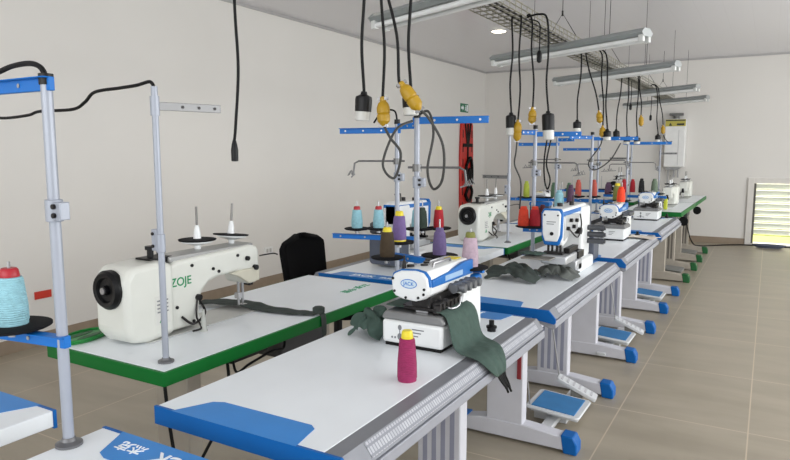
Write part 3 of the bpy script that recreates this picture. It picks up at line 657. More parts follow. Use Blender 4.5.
pg = plain_post('thin grey thread stand post with short steel arm on the nearest green-edged table', (-1.682, 1.403, Z0), (0.06, 0.22, 0.83))
plain_post('thin grey post on the near corner of the green-edged table before the rescue board', (-1.70, 4.66, Z0), (-0.22, 0.02, 0.50), 0.86)
plain_post('thin grey post at the far lockstitch table of the wall-side row', (-1.70, 9.62, Z0), (-0.30, 0.02, 0.60), 0.80)
plain_post('thin grey post on the aisle-side green table below the water heater', (-1.36, 9.9, TZ * GZ), (0.22, 0.02, 0.62), 0.82)

# ------------------------------------------------------------------ thread cones
CONE_R = 0.031
def cone(label, loc, thread, cap, h=0.125, r=CONE_R, foot=None, group='thread cones'):
    o = thing('thread_cone', label, 'thread cone', loc, 0, group)
    bm = NB(); lathe(bm, [(r * 0.9, 0.004), (r, 0.010), (r * 0.98, h * 0.35), (r * 0.80, h * 0.80), (r * 0.72, h * 0.84), (r * 0.55, h * 0.85)]); obj('thread', bm, thread, o)
    bm = NB(); lathe(bm, [(r * 0.6, h * 0.83), (r * 0.62, h * 0.85), (r * 0.55, h * 0.97), (r * 0.45, h), (r * 0.15, h)]); obj('cone_tip', bm, cap, o)
    bm = NB(); lathe(bm, [(r * 0.9, 0.0), (r * 0.95, 0.0), (r * 0.95, 0.008 if not foot else 0.016), (r * 0.6, 0.010 if not foot else 0.018)]); obj('cone_foot', bm, foot or thread, o)
    return o
MAG = thread_mat('magenta_thread', (150, 36, 88)); LBL = thread_mat('light_blue_thread', (150, 200, 212)); BRN = thread_mat('brown_thread', (70, 56, 38))
PUR = thread_mat('purple_thread', (120, 98, 150)); VIO = thread_mat('violet_thread', (104, 88, 132)); LIL = thread_mat('lilac_thread', (186, 164, 178))
RED = thread_mat('red_thread', (176, 34, 46)); ORG = thread_mat('orange_red_thread', (226, 70, 44)); DGN = thread_mat('dark_green_thread', (52, 66, 56))
MAR = thread_mat('maroon_thread', (92, 44, 50)); OLV = thread_mat('olive_thread', (132, 134, 70)); GRN = thread_mat('green_thread', (92, 122, 96)); BLK = thread_mat('black_thread', (26, 26, 28))
WHT = thread_mat('white_thread', (214, 210, 204)); GGN = thread_mat('grey_green_thread', (112, 128, 108)); SAL = thread_mat('salmon_thread', (196, 92, 78)); YGN = thread_mat('lime_thread', (176, 190, 70)); DPU = thread_mat('plum_thread', (88, 62, 86)); NEO = thread_mat('neon_orange_thread', (255, 74, 40))
cone('magenta thread cone with yellow tip standing on the table before the overlock machine', (-0.913, 1.652, TZ), MAG, YELC, 0.155, 0.030)
cone('big pale blue thread cone with red tip at the left edge of the photo', (-1.537, 0.841, Z0 + 0.28), LBL, REDC, 0.135, 0.036)
cone('brown thread cone with yellow tip on the left disc behind the foreground overlock', (-1.418, 2.385, Z0 + 0.236), BRN, YELC, 0.128, 0.033)
cone('purple thread cone with yellow tip and yellow foot behind the foreground overlock', (-1.52, 2.67, Z0 + 0.262), PUR, YELC, 0.145, 0.034, YELC)
cone('violet thread cone right of the stand post behind the foreground overlock', (-1.195, 2.445, Z0 + 0.254), VIO, VIO, 0.115, 0.030)
cone('pale lilac thread cone with lime tip, rightmost behind the foreground overlock', (-1.0, 2.32, Z0 + 0.240), LIL, OLV, 0.135, 0.033)
cone('pale blue thread cone with red tip, left of a pair beyond the black chair', (-2.0, 3.03, Z0 + 0.262), LBL, REDC, 0.122, 0.032)
cone('pale blue thread cone with red tip, right of a pair beyond the black chair', (-1.90, 3.10, Z0 + 0.262), LBL, REDC, 0.122, 0.032)
cone('pale blue thread cone half hidden behind the purple cone', (-1.75, 3.28, Z0 + 0.250), LBL, REDC, 0.125, 0.032)
cone('dark green thread cone just left of the slim red cone', (-1.68, 3.215, Z0 + 0.262), DGN, DGN, 0.115, 0.028)
cone('slim red thread cone with yellow tip above the violet cone', (-1.61, 3.28, Z0 + 0.262), RED, YELC, 0.12, 0.030)
cone('orange-red thread cone, left one on the big disc beside the interlock machine', (-1.355, 4.0, Z0 + 0.216), ORG, ORG, 0.125, 0.036)
cone('red thread cone, right one on the big disc beside the interlock machine', (-1.29, 4.03, Z0 + 0.216), RED, ORG, 0.125, 0.036)
cone('dark maroon thread cone behind the two orange-red cones', (-1.25, 4.06, Z0 + 0.216), MAR, MAR, 0.135, 0.026)
cone('pale blue thread cone right behind the top of the interlock machine', (-1.135, 4.03, Z0 + 0.335), LBL, LBL, 0.115, 0.030)
cone('plum thread cone with pointed tip behind the interlock machine', (-1.07, 4.05, Z0 + 0.335), DPU, DPU, 0.15, 0.024)
cone('lime yellow pointed thread cone left of the interlock machine top', (-2.01, 6.0, Z0 + 0.262), YGN, YGN, 0.15, 0.030)
cone('first green thread cone of a pair behind the interlock machine', (-1.76, 6.05, Z0 + 0.262), GRN, GRN, 0.14, 0.028)
cone('green thread cone beside another green one, nearer the salmon cones', (-1.62, 6.07, Z0 + 0.262), GRN, GRN, 0.14, 0.028)
cone('salmon thread cone on the left above the dark blue spool arm', (-1.43, 5.66, Z0 + 0.31), SAL, SAL, 0.14, 0.027)
cone('salmon thread cone on the right above the dark blue spool arm', (-1.31, 5.72, Z0 + 0.31), SAL, SAL, 0.14, 0.027)
cone('olive thread cone above the second overlock of the aisle row', (-1.09, 5.60, Z0 + 0.29), OLV, YELC, 0.14, 0.036)
cone('neon orange thread cone above the second overlock, brightest of the far cones', (-1.01, 5.34, TZ + 0.294), NEO, NEO, 0.12, 0.033)
cone('plum thread cone standing left of the white cone in the middle distance', (-1.50, 7.21, Z0 + 0.235), DPU, DPU, 0.13, 0.038)
cone('white thread cone in the middle distance between the plum and red ones', (-1.40, 7.25, Z0 + 0.262), WHT, WHT, 0.13, 0.038)
cone('red thread cone in the middle distance beside the white cone', (-1.335, 7.18, Z0 + 0.262), RED, RED, 0.14, 0.028)
cone('red thread cone in the middle distance farther from the white cone', (-1.255, 7.24, Z0 + 0.262), RED, RED, 0.14, 0.028)
cone('black thread cone standing on the far blue spool arm', (-1.16, 7.21, Z0 + 0.262), BLK, BLK, 0.15, 0.030)
cone('grey-green thread cone on the right end disc of the far stand', (-1.03, 7.20, Z0 + 0.262), GGN, GGN, 0.15, 0.034)

# ------------------------------------------------------------------ pedals
def pedal(label, loc, group, m_pad, m_frame):
    r = thing('foot_pedal', label, 'pedal', loc, 0, group)
    R = Matrix.Rotation(math.radians(4), 3, 'Y')
    bm = NB(); prism(bm, [(-0.13, -0.145), (0.13, -0.145), (0.145, -0.125), (0.145, 0.125), (0.13, 0.145), (-0.13, 0.145), (-0.145, 0.125), (-0.145, -0.125)], 'z', 0.075, 0.090)
    box(bm, -0.13, 0.13, -0.09, 0.09, 0.045, 0.076)
    bmesh.ops.rotate(bm, cent=(0, 0, 0.07), matrix=R, verts=bm.verts); obj('plate', bm, m_frame, r, 0.006)
    bm = NB(); box(bm, -0.115, 0.115, -0.12, 0.12, 0.089, 0.095); bmesh.ops.rotate(bm, cent=(0, 0, 0.07), matrix=R, verts=bm.verts); obj('foot_mat', bm, m_pad, r, 0.002)
    bm = NB(); box(bm, -0.03, 0.03, -0.38, 0.38, 0.02, 0.045); box(bm, -0.12, 0.06, -0.05, 0.05, 0.0, 0.05); obj('mounting_bar', bm, m_frame, r, 0.004)
    bm = NB(); tube(bm, [(-0.12, -0.11, 0.06), (-0.20, -0.12, TZ - TH)], 0.004); obj('pull_rod', bm, STEEL, r)
    return r
PG = 'blue topped foot pedals'
p0 = pedal('blue topped foot pedal on the floor nearest the camera', (-0.92, 3.37, 0), PG, PEDBLUE, PEDW)
dup(p0, (-0.95, 4.92, 0), 0, 'second nearest blue topped foot pedal along the aisle')
dup(p0, (-0.95, 6.58, 0), 0, 'third and smallest blue topped foot pedal along the aisle')
q0 = pedal('grey foot pedal under the first green-ended table of the aisle row', (-0.95, 8.18, 0), 'grey foot pedals', PEDG, PEDG)
dup(q0, (-0.95, 9.72, 0), 0, 'grey foot pedal under the last green-ended table near the back wall')
def side_pedal(label, loc):
    r = thing('lifter_pedal', label, 'pedal', loc, math.radians(6), 'white lifter pedals')
    R = Matrix.Rotation(math.radians(24), 3, 'Y')
    bm = NB(); prism(bm, rrect(-0.12, 0.12, -0.045, 0.045, 0.012, 3), 'z', 0.09, 0.112); bmesh.ops.rotate(bm, cent=(0, 0, 0.10), matrix=R, verts=bm.verts); obj('plate', bm, PEDW, r, 0.004)
    bm = NB()
    for k in range(6): box(bm, -0.10 + 0.036 * k, -0.088 + 0.036 * k, -0.03, 0.03, 0.111, 0.115)
    bmesh.ops.rotate(bm, cent=(0, 0, 0.10), matrix=R, verts=bm.verts); obj('tread', bm, mat('tread_grey', (186, 186, 190), 0.6), r)
    bm = NB(); box(bm, -0.03, 0.03, -0.03, 0.03, 0.0, 0.095); obj('pedal_bracket', bm, PEDG, r, 0.003)
    bm = NB(); tube(bm, [(-0.105, 0.03, 0.14), (-0.20, 0.04, TZ - TH)], 0.004); obj('pull_rod', bm, STEEL, r)
    return r
s0 = side_pedal('long white lifter pedal beside the nearest blue pedal', (-0.885, 3.62, 0))
dup(s0, (-0.88, 5.18, 0), math.radians(6), 'long white lifter pedal beside the second nearest blue pedal')
# red tag on the leg of the interlock table
bm = NB(); box(bm, -1.022, -1.002, 2.972, 2.9795, 0.33, 0.54); tag(obj('red_label', bm, mat('red_label_card', (136, 38, 46), 0.6), None, 0.001), 'narrow upright dark red label on the first leg of the interlock table', 'label')

# ------------------------------------------------------------------ cloth
def sheet(name, rows, m, thick=0.004, sub=1):
    bm = NB(); V = [[bm.verts.new(p) for p in r] for r in rows]
    for a, b in zip(V, V[1:]):
        for k in range(len(a) - 1): bm.faces.new((a[k], a[k + 1], b[k + 1], b[k]))
    o = obj(name, bm, m, None, 0, angle=180)
    s = o.modifiers.new('thickness', 'SOLIDIFY'); s.thickness = thick; s.offset = 1
    q = o.modifiers.new('smooth', 'SUBSURF'); q.levels = sub; q.render_levels = sub
    return o
rnd = random.Random(3)
path = spline([(-1.185, 0.8945), (-1.10, 0.896), (-1.0, 0.897), (-0.935, 0.895), (-0.918, 0.86), (-0.905, 0.80), (-0.885, 0.768), (-0.84, 0.765), (-0.79, 0.756), (-0.755, 0.715), (-0.742, 0.67), (-0.735, 0.63)], 4) if False else None
P2 = [(-1.18, 0.8955), (-1.12, 0.8955), (-1.06, 0.8955), (-1.0, 0.8955), (-0.945, 0.8955), (-0.918, 0.880), (-0.910, 0.845), (-0.900, 0.80), (-0.885, 0.772), (-0.86, 0.766), (-0.83, 0.766), (-0.80, 0.764), (-0.775, 0.752), (-0.756, 0.725), (-0.750, 0.695)]
Y0 = [1.955, 1.955, 1.955, 1.955, 1.950, 1.94, 1.935, 1.93, 1.92, 1.91, 1.905, 1.905, 1.91, 1.93, 1.96]
Y1 = [2.18, 2.18, 2.18, 2.18, 2.18, 2.18, 2.18, 2.18, 2.17, 2.15, 2.13, 2.11, 2.09, 2.07, 2.05]
rows = []
for i, ((x, z), a, b) in enumerate(zip(P2, Y0, Y1)):
    row = []
    for k in range(9):
        t = k / 8
        w = 0.010 * math.sin(t * 9 + i * 0.5) * (1 if i > 5 else 0.12)
        row.append((x + (abs(w) if 5 < i else 0), a + (b - a) * t, z + (abs(w) * 0.7 if i > 7 else 0.002 * abs(math.sin(t * 7 + i)))))
    rows.append(row)
tag(sheet('garment_panel', rows, CLOTH), 'dark green cloth draped over the foreground overlock and hanging off the table edge', 'cloth')
bm = NB()
for k in range(7):
    y = 1.985 + k * 0.010
    tube(bm, spline([(-0.748, y, 0.70), (-0.742 + 0.004 * (k % 3), y + 0.012, 0.68 - 0.004 * k), (-0.732, y + 0.03, 0.655 - 0.006 * (k % 4) - 0.004 * k)], 4), 0.004, 6)
tag(obj('thread_chain', bm, BLACK), 'dark serged thread tails hanging from the green cloth corner', 'thread')
def crumple(name, cx, cy, cz, a, b, h, m, seed, n=22, thick=0.004, dx=0.0):
    g = random.Random(seed); ph = [(g.uniform(6, 15), g.uniform(6, 15), g.uniform(0, 6)) for _ in range(5)]
    rows = []
    for i in range(n):
        row = []
        for j in range(n):
            u = i / (n - 1) * 2 - 1; v = j / (n - 1) * 2 - 1
            sc = 1 + 0.18 * math.sin(3 * math.atan2(v, u) + seed)
            env = max(0, 1 - (u * u + v * v) * 0.55)
            z = sum(abs(math.sin(p * u * 0.5 + q * v * 0.5 + r)) for p, q, r in ph) / 5
            row.append((cx + a * u * sc + 0.012 * math.sin(9 * v), cy + b * v * sc + 0.012 * math.sin(8 * u), cz + 0.003 + h * env * z))
        rows.append(row)
    return sheet(name, rows, m, thick)
tag(crumple('fabric_scrap', -1.165, 3.33, TZ, 0.13, 0.10, 0.11, CLOTHD, 4), 'crumpled charcoal cloth at the left of the interlock machine', 'cloth')
tag(crumple('fabric_scrap', -0.985, 3.50, TZ, 0.11, 0.10, 0.09, mat('grey_cloth', (98, 102, 98), 0.9, var=0.2, scale=30, bump=0.3), 9), 'crumpled grey-green cloth heaped under the interlock machine needle', 'cloth')
tag(crumple('fabric_scrap', -1.10, 3.42, TZ + 0.128, 0.06, 0.05, 0.012, CLOTH, 12), 'small green cloth piece lying on the interlock plate', 'cloth')
# bunched cloth at the left of the foreground machine
tag(crumple('fabric_scrap', -1.262, 2.03, TZ, 0.072, 0.085, 0.135, CLOTH, 5), 'dark green cloth lump bunched left of the foreground overlock base', 'cloth')
bm = NB(); tube(bm, spline([(-1.315, 2.13, TZ + 0.006), (-1.345, 2.10, TZ + 0.006), (-1.375, 2.10, TZ + 0.006)], 4), 0.006); tag(obj('thread_tail', bm, BLACK), 'short dark thread tail beside the bunched cloth on the white table', 'thread')
# long strip through the lockstitch machine
rows = []
sp = spline([(-2.20, 2.00, 0), (-2.11, 2.07, 0), (-1.99, 2.10, 0), (-1.86, 2.11, 0), (-1.73, 2.12, 0), (-1.66, 2.14, 0), (-1.618, 2.15, 0)], 5)
for i, p in enumerate(sp):
    row = []
    t = i / (len(sp) - 1); hw = 0.065 - 0.035 * t
    for j in range(6):
        s = j / 5 * 2 - 1
        row.append((p.x, p.y + hw * s, TZ + 0.0155 + 0.006 * abs(math.sin(5 * s + i * 0.7)) - (0.011 if i > 12 else 0)))
    rows.append(row)
tag(sheet('fabric_strip', rows, CLOTHD, 0.003), 'long dark green cloth strip fed under the lockstitch machine needle', 'cloth')
bm = NB(); lathe(bm, [(0.02, 0), (0.026, 0.003), (0.026, 0.022), (0.018, 0.027), (0.006, 0.027)], (-1.628, 2.165, TZ + 0.006)); tag(obj('cloth_roll', bm, CLOTHD), 'small dark rolled end of cloth at the green table edge', 'cloth')
rows = []
for i, (x, z) in enumerate([(-1.625, TZ + 0.008), (-1.606, TZ + 0.006), (-1.597, TZ - 0.01), (-1.595, TZ - 0.05), (-1.594, TZ - 0.09)]):
    rows.append([(x, 2.145 + 0.012 * j - 0.002 * i, z) for j in range(4)])
tag(sheet('cloth_tail', rows, CLOTHD, 0.003), 'narrow dark cloth tail hanging over the green table edge', 'cloth')
# cream paper on the T3 table end
rows = []
for i in range(8):
    t = i / 7; rows.append([(-1.02 + 0.27 * t + 0.01 * j, 5.37 + 0.045 * j - 0.03 * t, TZ + 0.004 + 0.012 * math.sin(3 * t + j) ** 2 + (0.0 if t < 0.8 else -0.0)) for j in range(5)])
tag(sheet('paper_sheet', rows, mat('cream_paper', (222, 212, 200), 0.8), 0.002), 'cream paper sheet lying at the far corner of the second overlock table', 'paper')

# green parts tray on the near corner of the green table
t = thing('parts_tray', 'oval green plastic tray on the near corner of the nearest green-edged table', 'tray', (-2.165, 1.44, TZ), math.radians(12))
bm = NB(); prism(bm, ellipse(0, 0, 0.06, 0.105), 'z', 0.0005, 0.010); obj('tray_base', bm, GREEN_P, t, 0.004)
bm = NB()
for s in (-1, 1):
    pts = ellipse(s * 0.022, 0.005, 0.015, 0.06, 20); prism(bm, pts, 'z', 0.0095, 0.0115)
each('tray_slot', bm, mat('tray_slot_dark', (16, 84, 38), 0.5), t)
bm = NB(); tube(bm, [(0.058 * math.cos(a), 0.102 * math.sin(a), 0.012) for a in [2 * PI * k / 30 for k in range(31)]], 0.005); obj('tray_rim', bm, GREEN_P, t)
t = thing('bobbin_spindle', 'small grey-white tapered peg standing on the green-edged table beside the lockstitch machine', 'peg', (-1.854, 1.732, TZ))
bm = NB(); lathe(bm, [(0.014, 0.0), (0.014, 0.004), (0.011, 0.01), (0.009, 0.055), (0.004, 0.058)]); obj('peg', bm, mat('peg_grey', (176, 178, 172), 0.5), t)
bm = NB(); cyl(bm, (0, 0, 0.055), (0, 0, 0.085), 0.006, 0.005, 10); obj('peg_tip', bm, MATS['peg_grey'], t)
# yellow item by the far lockstitch machine
bm = NB(); prism(bm, rrect(-1.005, -0.965, 7.735, 7.775, 0.008, 3), 'z', TZ * GZ + 0.0005, TZ * GZ + 0.12); tag(obj('oil_bottle', bm, mat('lime_bottle', (196, 204, 60), 0.4), None, 0.006), 'lime yellow bottle on the aisle-side green table', 'bottle')

# ------------------------------------------------------------------ black chair
t = thing('office_chair', 'black mesh-back office chair between the green-edged table and the wall', 'chair', (-2.44, 3.38, 0), math.radians(8))
bm = NB()
n = 14
rowsb = []
for i in range(n + 1):
    v = i / n; z = 0.50 + 0.40 * v
    hw = 0.27 * (1 - 0.10 * (1 - v)) * (1 if v < 0.78 else math.sqrt(max(0.0, 1 - ((v - 0.78) / 0.222) ** 3.0)) * 0.999 + 0.001)
    rowsb.append([(-0.16 - 0.05 * v - 0.045 * (1 - (2 * k / 12 - 1) ** 2) + 0.0, hw * (2 * k / 12 - 1), z) for k in range(13)])
V = [[bm.verts.new(p) for p in r_] for r_ in rowsb]
for a, b in zip(V, V[1:]):
    for k in range(12): bm.faces.new((a[k], a[k + 1], b[k + 1], b[k]))
bk = obj('backrest', bm, KNIT, t, angle=180); md = bk.modifiers.new('thickness', 'SOLIDIFY'); md.thickness = 0.035; md.offset = 0
bm = NB(); prism(bm, rrect(-0.16, 0.27, -0.24, 0.24, 0.08, 6), 'z', 0.42, 0.49); obj('seat', bm, KNIT, t, 0.02, 3)
bm = NB(); tube(bm, spline([(0.0, 0, 0.40), (-0.18, 0, 0.40), (-0.25, 0, 0.46), (-0.245, 0, 0.62)]), 0.02); obj('back_support', bm, BLACKG, t)
bm = NB(); cyl(bm, (0.05, 0, 0.10), (0.05, 0, 0.42), 0.028); obj('gas_lift', bm, BLACKG, t)
for k in range(5):
    a = 2 * PI * k / 5 + 0.3
    bm = NB(); tube(bm, [(0.05, 0, 0.12), (0.05 + 0.27 * math.cos(a), 0.27 * math.sin(a), 0.075)], [0.028, 0.018], 8); lg = obj('leg', bm, BLACKG, t)
    bm = NB(); cyl(bm, (0.05 + 0.27 * math.cos(a) - 0.02 * math.sin(a), 0.27 * math.sin(a) + 0.02 * math.cos(a), 0.028), (0.05 + 0.27 * math.cos(a) + 0.02 * math.sin(a), 0.27 * math.sin(a) - 0.02 * math.cos(a), 0.028), 0.028, seg=14)
    cyl(bm, (0.05 + 0.27 * math.cos(a), 0.27 * math.sin(a), 0.03), (0.05 + 0.27 * math.cos(a), 0.27 * math.sin(a), 0.08), 0.009, seg=8); obj('caster', bm, BLACK, lg)

# ------------------------------------------------------------------ overhead: cable tray and lights
t = thing('cable_tray', 'long wire basket cable tray hanging above the tables', 'cable tray', (-1.44, 6.5, 2.26))
bm = NB()
ty0, ty1 = -5.6, 4.4
for x, z in [(-0.11, 0.06), (-0.11, 0.03), (-0.11, 0.0), (-0.055, 0.0), (0.0, 0.0), (0.055, 0.0), (0.11, 0.0), (0.11, 0.03), (0.11, 0.06)]:
    tube(bm, [(x, ty0, z), (x, ty1, z)], 0.004, 5)
y = ty0
while y < ty1:
    tube(bm, [(-0.11, y, 0.065), (-0.11, y, -0.003), (0.11, y, -0.003), (0.11, y, 0.065)], 0.0038, 5); y += 0.10
obj('wire_basket', bm, WIRE, t)
for k, y in enumerate((-3.1, -1.45, 0.2, 2.4, 3.9)):
    bm = NB()
    tube(bm, [(-0.11, y, 0.06), (0, y, 0.24), (0.11, y, 0.06)], 0.003, 5); tube(bm, [(0, y, 0.23), (0, y, ZC - 2.26)], 0.003, 5); box(bm, -0.006, 0.006, y - 0.006, y + 0.006, 0.22, 0.26)
    obj('hanger', bm, DSTEEL, t)
bm = NB()
for k in range(3):
    x = -0.07 + 0.06 * k
    tube(bm, spline([(x, ty0, 0.012), (x * 0.7 + 0.02, -3, 0.016), (x, -1, 0.012), (-x * 0.5, 2, 0.014), (x, ty1 - 0.5, 0.012)], 8), 0.006, 6)
obj('cable', bm, CABLE, t)
def light(label, loc, xl, xr, dz, dy):
    r = thing('fluorescent_light', label, 'light fixture', loc, 0, 'fluorescent light fixtures')
    L = xr - xl
    def xf(bm):
        bmesh.ops.transform(bm, matrix=Matrix.Translation((xl, 0, 0)) @ Matrix.Rotation(math.atan2(dy, L), 4, 'Z') @ Matrix.Rotation(-math.atan2(dz, L), 4, 'Y'), verts=bm.verts)
    bm = NB(); prism(bm, [(-0.05, 0.0), (0.05, 0.0), (0.075, 0.022), (0.035, 0.05), (-0.035, 0.05), (-0.075, 0.022)], 'x', 0, L); xf(bm); obj('housing', bm, FIXT, r, 0.003)
    for s in (-1, 1):
        bm = NB(); cyl(bm, (0.03, s * 0.042, -0.020), (L - 0.03, s * 0.042, -0.020), 0.0145, seg=14); xf(bm); tb = obj('tube', bm, TUBEW, r)
        bm = NB()
        for x in (0.0, L - 0.035): box(bm, x, x + 0.035, s * 0.042 - 0.016, s * 0.042 + 0.016, -0.038, 0.008)
        xf(bm); each('lamp_holder', bm, mat('holder_white', (214, 216, 214), 0.4), tb, 0.004)
    bm = NB(); 
    for a_, b_ in ((-0.004, 0.0), (L, L + 0.004)): prism(bm, [(-0.052, -0.004), (0.052, -0.004), (0.078, 0.022), (0.038, 0.052), (-0.038, 0.052), (-0.078, 0.022)], 'x', a_, b_)
    xf(bm); each('end_plate', bm, mat('end_plate_grey', (170, 174, 174), 0.35, 0.4), r, 0.003)
    bm = NB()
    for x in (0.35, L - 0.35): tube(bm, [(xl + x, 0.3 * 0 + dy * x / L, dz * x / L + 0.05), (xl + x, dy * x / L, ZC - loc[2])], 0.002, 5)
    each('suspension_wire', bm, DSTEEL, r)
    return r
for (y, lb) in ((3.2, 'fluorescent fixture nearest the camera, cut off by the top of the photo'), (5.0, 'biggest fully visible fluorescent fixture under the wire tray'), (6.75, 'fluorescent fixture third from the camera'), (9.0, 'fluorescent fixture second from the back wall'), (10.75, 'fluorescent fixture hanging closest to the back wall')):
    light(lb, (-1.36 - 0.015 * max(0, y - 6), y, 2.165), -0.60, 0.66, 0.045, -0.38)

# ceiling downlights
for x, y, lb in ((-2.98, 7.7, 'round lit downlight recessed in the ceiling beside the wire tray'), (-2.98, 4.45, 'round lit downlight at the top edge of the photo above the left wall')):
    t = thing('downlight', lb, 'downlight', (x, y, ZC), 0, 'ceiling downlights')
    bm = NB(); lathe(bm, [(0.085, -0.006), (0.10, -0.006), (0.105, -0.001), (0.085, -0.001)]); obj('trim_ring', bm, HOUSE, t)
    bm = NB(); lathe(bm, [(0.0, -0.010), (0.080, -0.010), (0.086, -0.006), (0.0, -0.0055)]); obj('lens', bm, mat('lit_lens', (255, 246, 222), 0.5, emit=6.0), t)
    d = bpy.data.lights.new('downlight_lamp', 'SPOT'); d.energy = 25; d.spot_size = math.radians(130); d.spot_blend = 0.8; d.shadow_soft_size = 0.08; d.color = (1.0, 0.95, 0.86)
    o = bpy.data.objects.new('downlight_lamp', d); C.objects.link(o); o.parent = t; o.location = (0, 0, -0.02)

# ------------------------------------------------------------------ hanging cords and connectors
SOCK = 'black and white hanging sockets'; PLUG = 'yellow hanging plugs'
def socket(label, top, bot, low, arch=None, k=1.15):
    """black cord from the tray ending in a black connector with a pale lower half"""
    r = thing('hanging_socket', label, 'socket', bot, 0, SOCK)
    b = Vector(bot); l = Vector(low) - b; a = l.normalized(); L = l.length
    T = Vector(top) - b; hook = Vector((max(-1.545, min(-1.335, top[0])), top[1], 2.258)) - b
    pts = [hook, hook.lerp(T, 0.5) + Vector((0, 0, 0.02)), T - Vector((0, 0, 0.03))] if arch is None else [Vector((-1.335, arch[1], 2.258)) - b, Vector(arch) - b, T]
    bm = NB(); tube(bm, spline(pts + [T * 0.66 + Vector((0.006, 0, 0)), T * 0.33 - Vector((0.008, 0, 0)), Vector((0, 0, 0.03)), Vector((0, 0, -0.004))], 6), 0.0062, 8); obj('cord', bm, CABLE, r)
    M = Matrix.Translation((0, 0, 0)) @ Vector((0, 0, 1)).rotation_difference(a).to_matrix().to_4x4()
    bm = NB(); lathe(bm, [(0.011, -0.012), (0.014, 0.0), (0.027 * k, 0.008), (0.029 * k, 0.02), (0.028 * k, L * 0.64), (0.02, L * 0.645)]); bmesh.ops.transform(bm, matrix=M, verts=bm.verts); obj('connector_body', bm, BLACKG, r)
    bm = NB(); lathe(bm, [(0.024 * k, L * 0.63), (0.026 * k, L * 0.64), (0.0255 * k, L * 0.97), (0.022 * k, L), (0.004, L)]); bmesh.ops.transform(bm, matrix=M, verts=bm.verts); obj('connector_face', bm, CLEAR, r)
    return r
def yplug(label, top, bot, low, loop=None, k=1.0):
    r = thing('hanging_plug', label, 'plug', bot, 0, PLUG)
    b = Vector(bot); l = Vector(low) - b; a = l.normalized(); L = l.length; T = Vector(top) - b; hook = Vector((max(-1.545, min(-1.335, top[0])), top[1], 2.258)) - b
    bm = NB(); tube(bm, spline([hook, hook.lerp(T, 0.5) + Vector((0, 0, 0.02)), T - Vector((0, 0, 0.03)), T * 0.66 - Vector((0.006, 0, 0)), T * 0.33 + Vector((0.008, 0, 0)), -a * 0.03, -a * 0.005], 6), 0.0058, 8); obj('cord', bm, CABLE, r)
    M = Vector((0, 0, 1)).rotation_difference(a).to_matrix().to_4x4()
    bm = NB(); lathe(bm, [(0.008, -0.022), (0.012, -0.018), (0.012, -0.004), (0.020 * k, 0.004), (0.025 * k, 0.02), (0.0255 * k, L * 0.45), (0.022 * k, L * 0.5), (0.0255 * k, L * 0.55), (0.024 * k, L * 0.82), (0.015 * k, L * 0.93), (0.010, L), (0.004, L + 0.005)]); bmesh.ops.transform(bm, matrix=M, verts=bm.verts); pb = obj('plug_body', bm, YEL, r)
    bm = NB(); box(bm, -0.02, 0.02, -0.007, 0.007, -0.02, -0.008); box(bm, -0.018, 0.018, -0.006, 0.006, L - 0.004, L + 0.006); bmesh.ops.transform(bm, matrix=M, verts=bm.verts); obj('cord_clamp', bm, STEEL, pb)
    if loop:
        bm = NB(); tube(bm, spline([Vector(low) - b] + [Vector(p) - b for p in loop], 8), 0.0052, 8); obj('tail_cord', bm, GCABLE, r)
    return r
TR = 2.25
socket('black socket with pale end hanging left of two yellow plugs', (-1.385, 2.15, TR), (-1.383, 2.15, 1.668), (-1.390, 2.15, 1.567))
yplug('yellow plug hanging straight beside the tilted yellow plug', (-1.30, 2.15, TR), (-1.296, 2.15, 1.635), (-1.293, 2.15, 1.548), [(-1.27, 2.16, 1.50), (-1.235, 2.18, 1.44), (-1.27, 2.19, 1.345), (-1.31, 2.17, 1.40), (-1.27, 2.2, 1.53), (-1.25, 2.3, 1.57)])
socket('black socket with pale end half hidden behind the tilted yellow plug', (-1.21, 2.20, TR), (-1.203, 2.20, 1.668), (-1.201, 2.20, 1.585))
yplug('yellow plug hanging tilted in front of a black socket', (-1.29, 2.10, TR), (-1.178, 2.10, 1.683), (-1.122, 2.12, 1.600), [(-1.10, 2.15, 1.57), (-1.055, 2.18, 1.47), (-1.075, 2.22, 1.345), (-1.125, 2.24, 1.305), (-1.17, 2.28, 1.38), (-1.17, 2.33, 1.52), (-1.25, 2.44, 1.615), (-1.335, 2.50, 1.60)])
yy = 3.9
socket('black socket at the left of the bunch above the orange cones', (-1.424, yy, TR), (-1.418, yy, 1.68), (-1.415, yy, 1.55))
yplug('yellow plug with long grey tail beside the left black socket above the orange cones', (-1.366, yy, TR), (-1.372, yy, 1.625), (-1.375, yy, 1.515), [(-1.38, yy, 1.45), (-1.395, yy + 0.02, 1.37), (-1.36, yy + 0.03, 1.28), (-1.36, yy + 0.05, 1.2), (-1.40, yy + 0.15, 1.08)])
yplug('yellow plug hanging alone above the interlock thread stand', (-1.295, yy, TR), (-1.280, yy, 1.70), (-1.282, yy, 1.622))
socket('large black and white socket on an arched cord above the interlock machine', (-1.205, yy, 2.24), (-1.183, yy, 1.682), (-1.175, yy, 1.52), (-1.26, yy, TR + 0.02), 1.3)
bm = NB(); tube(bm, spline([(-1.19, yy + 0.02, 1.53), (-1.205, yy + 0.02, 1.40), (-1.20, yy + 0.02, 1.28), (-1.18, yy + 0.02, 1.22), (-1.165, yy + 0.02, 1.28), (-1.19, yy + 0.02, 1.38), (-1.165, yy + 0.02, 1.53)], 8), 0.005); tag(obj('power_cord', bm, CABLE), 'black cord looped below the large black and white socket', 'cord')
yy = 5.4
socket('black socket above the second overlock, left of its group', (-1.375, yy, TR), (-1.393, yy, 1.70), (-1.391, yy, 1.61))
yplug('upper yellow plug above the second overlock', (-1.338, yy, TR), (-1.219, yy, 1.76), (-1.208, yy, 1.68))
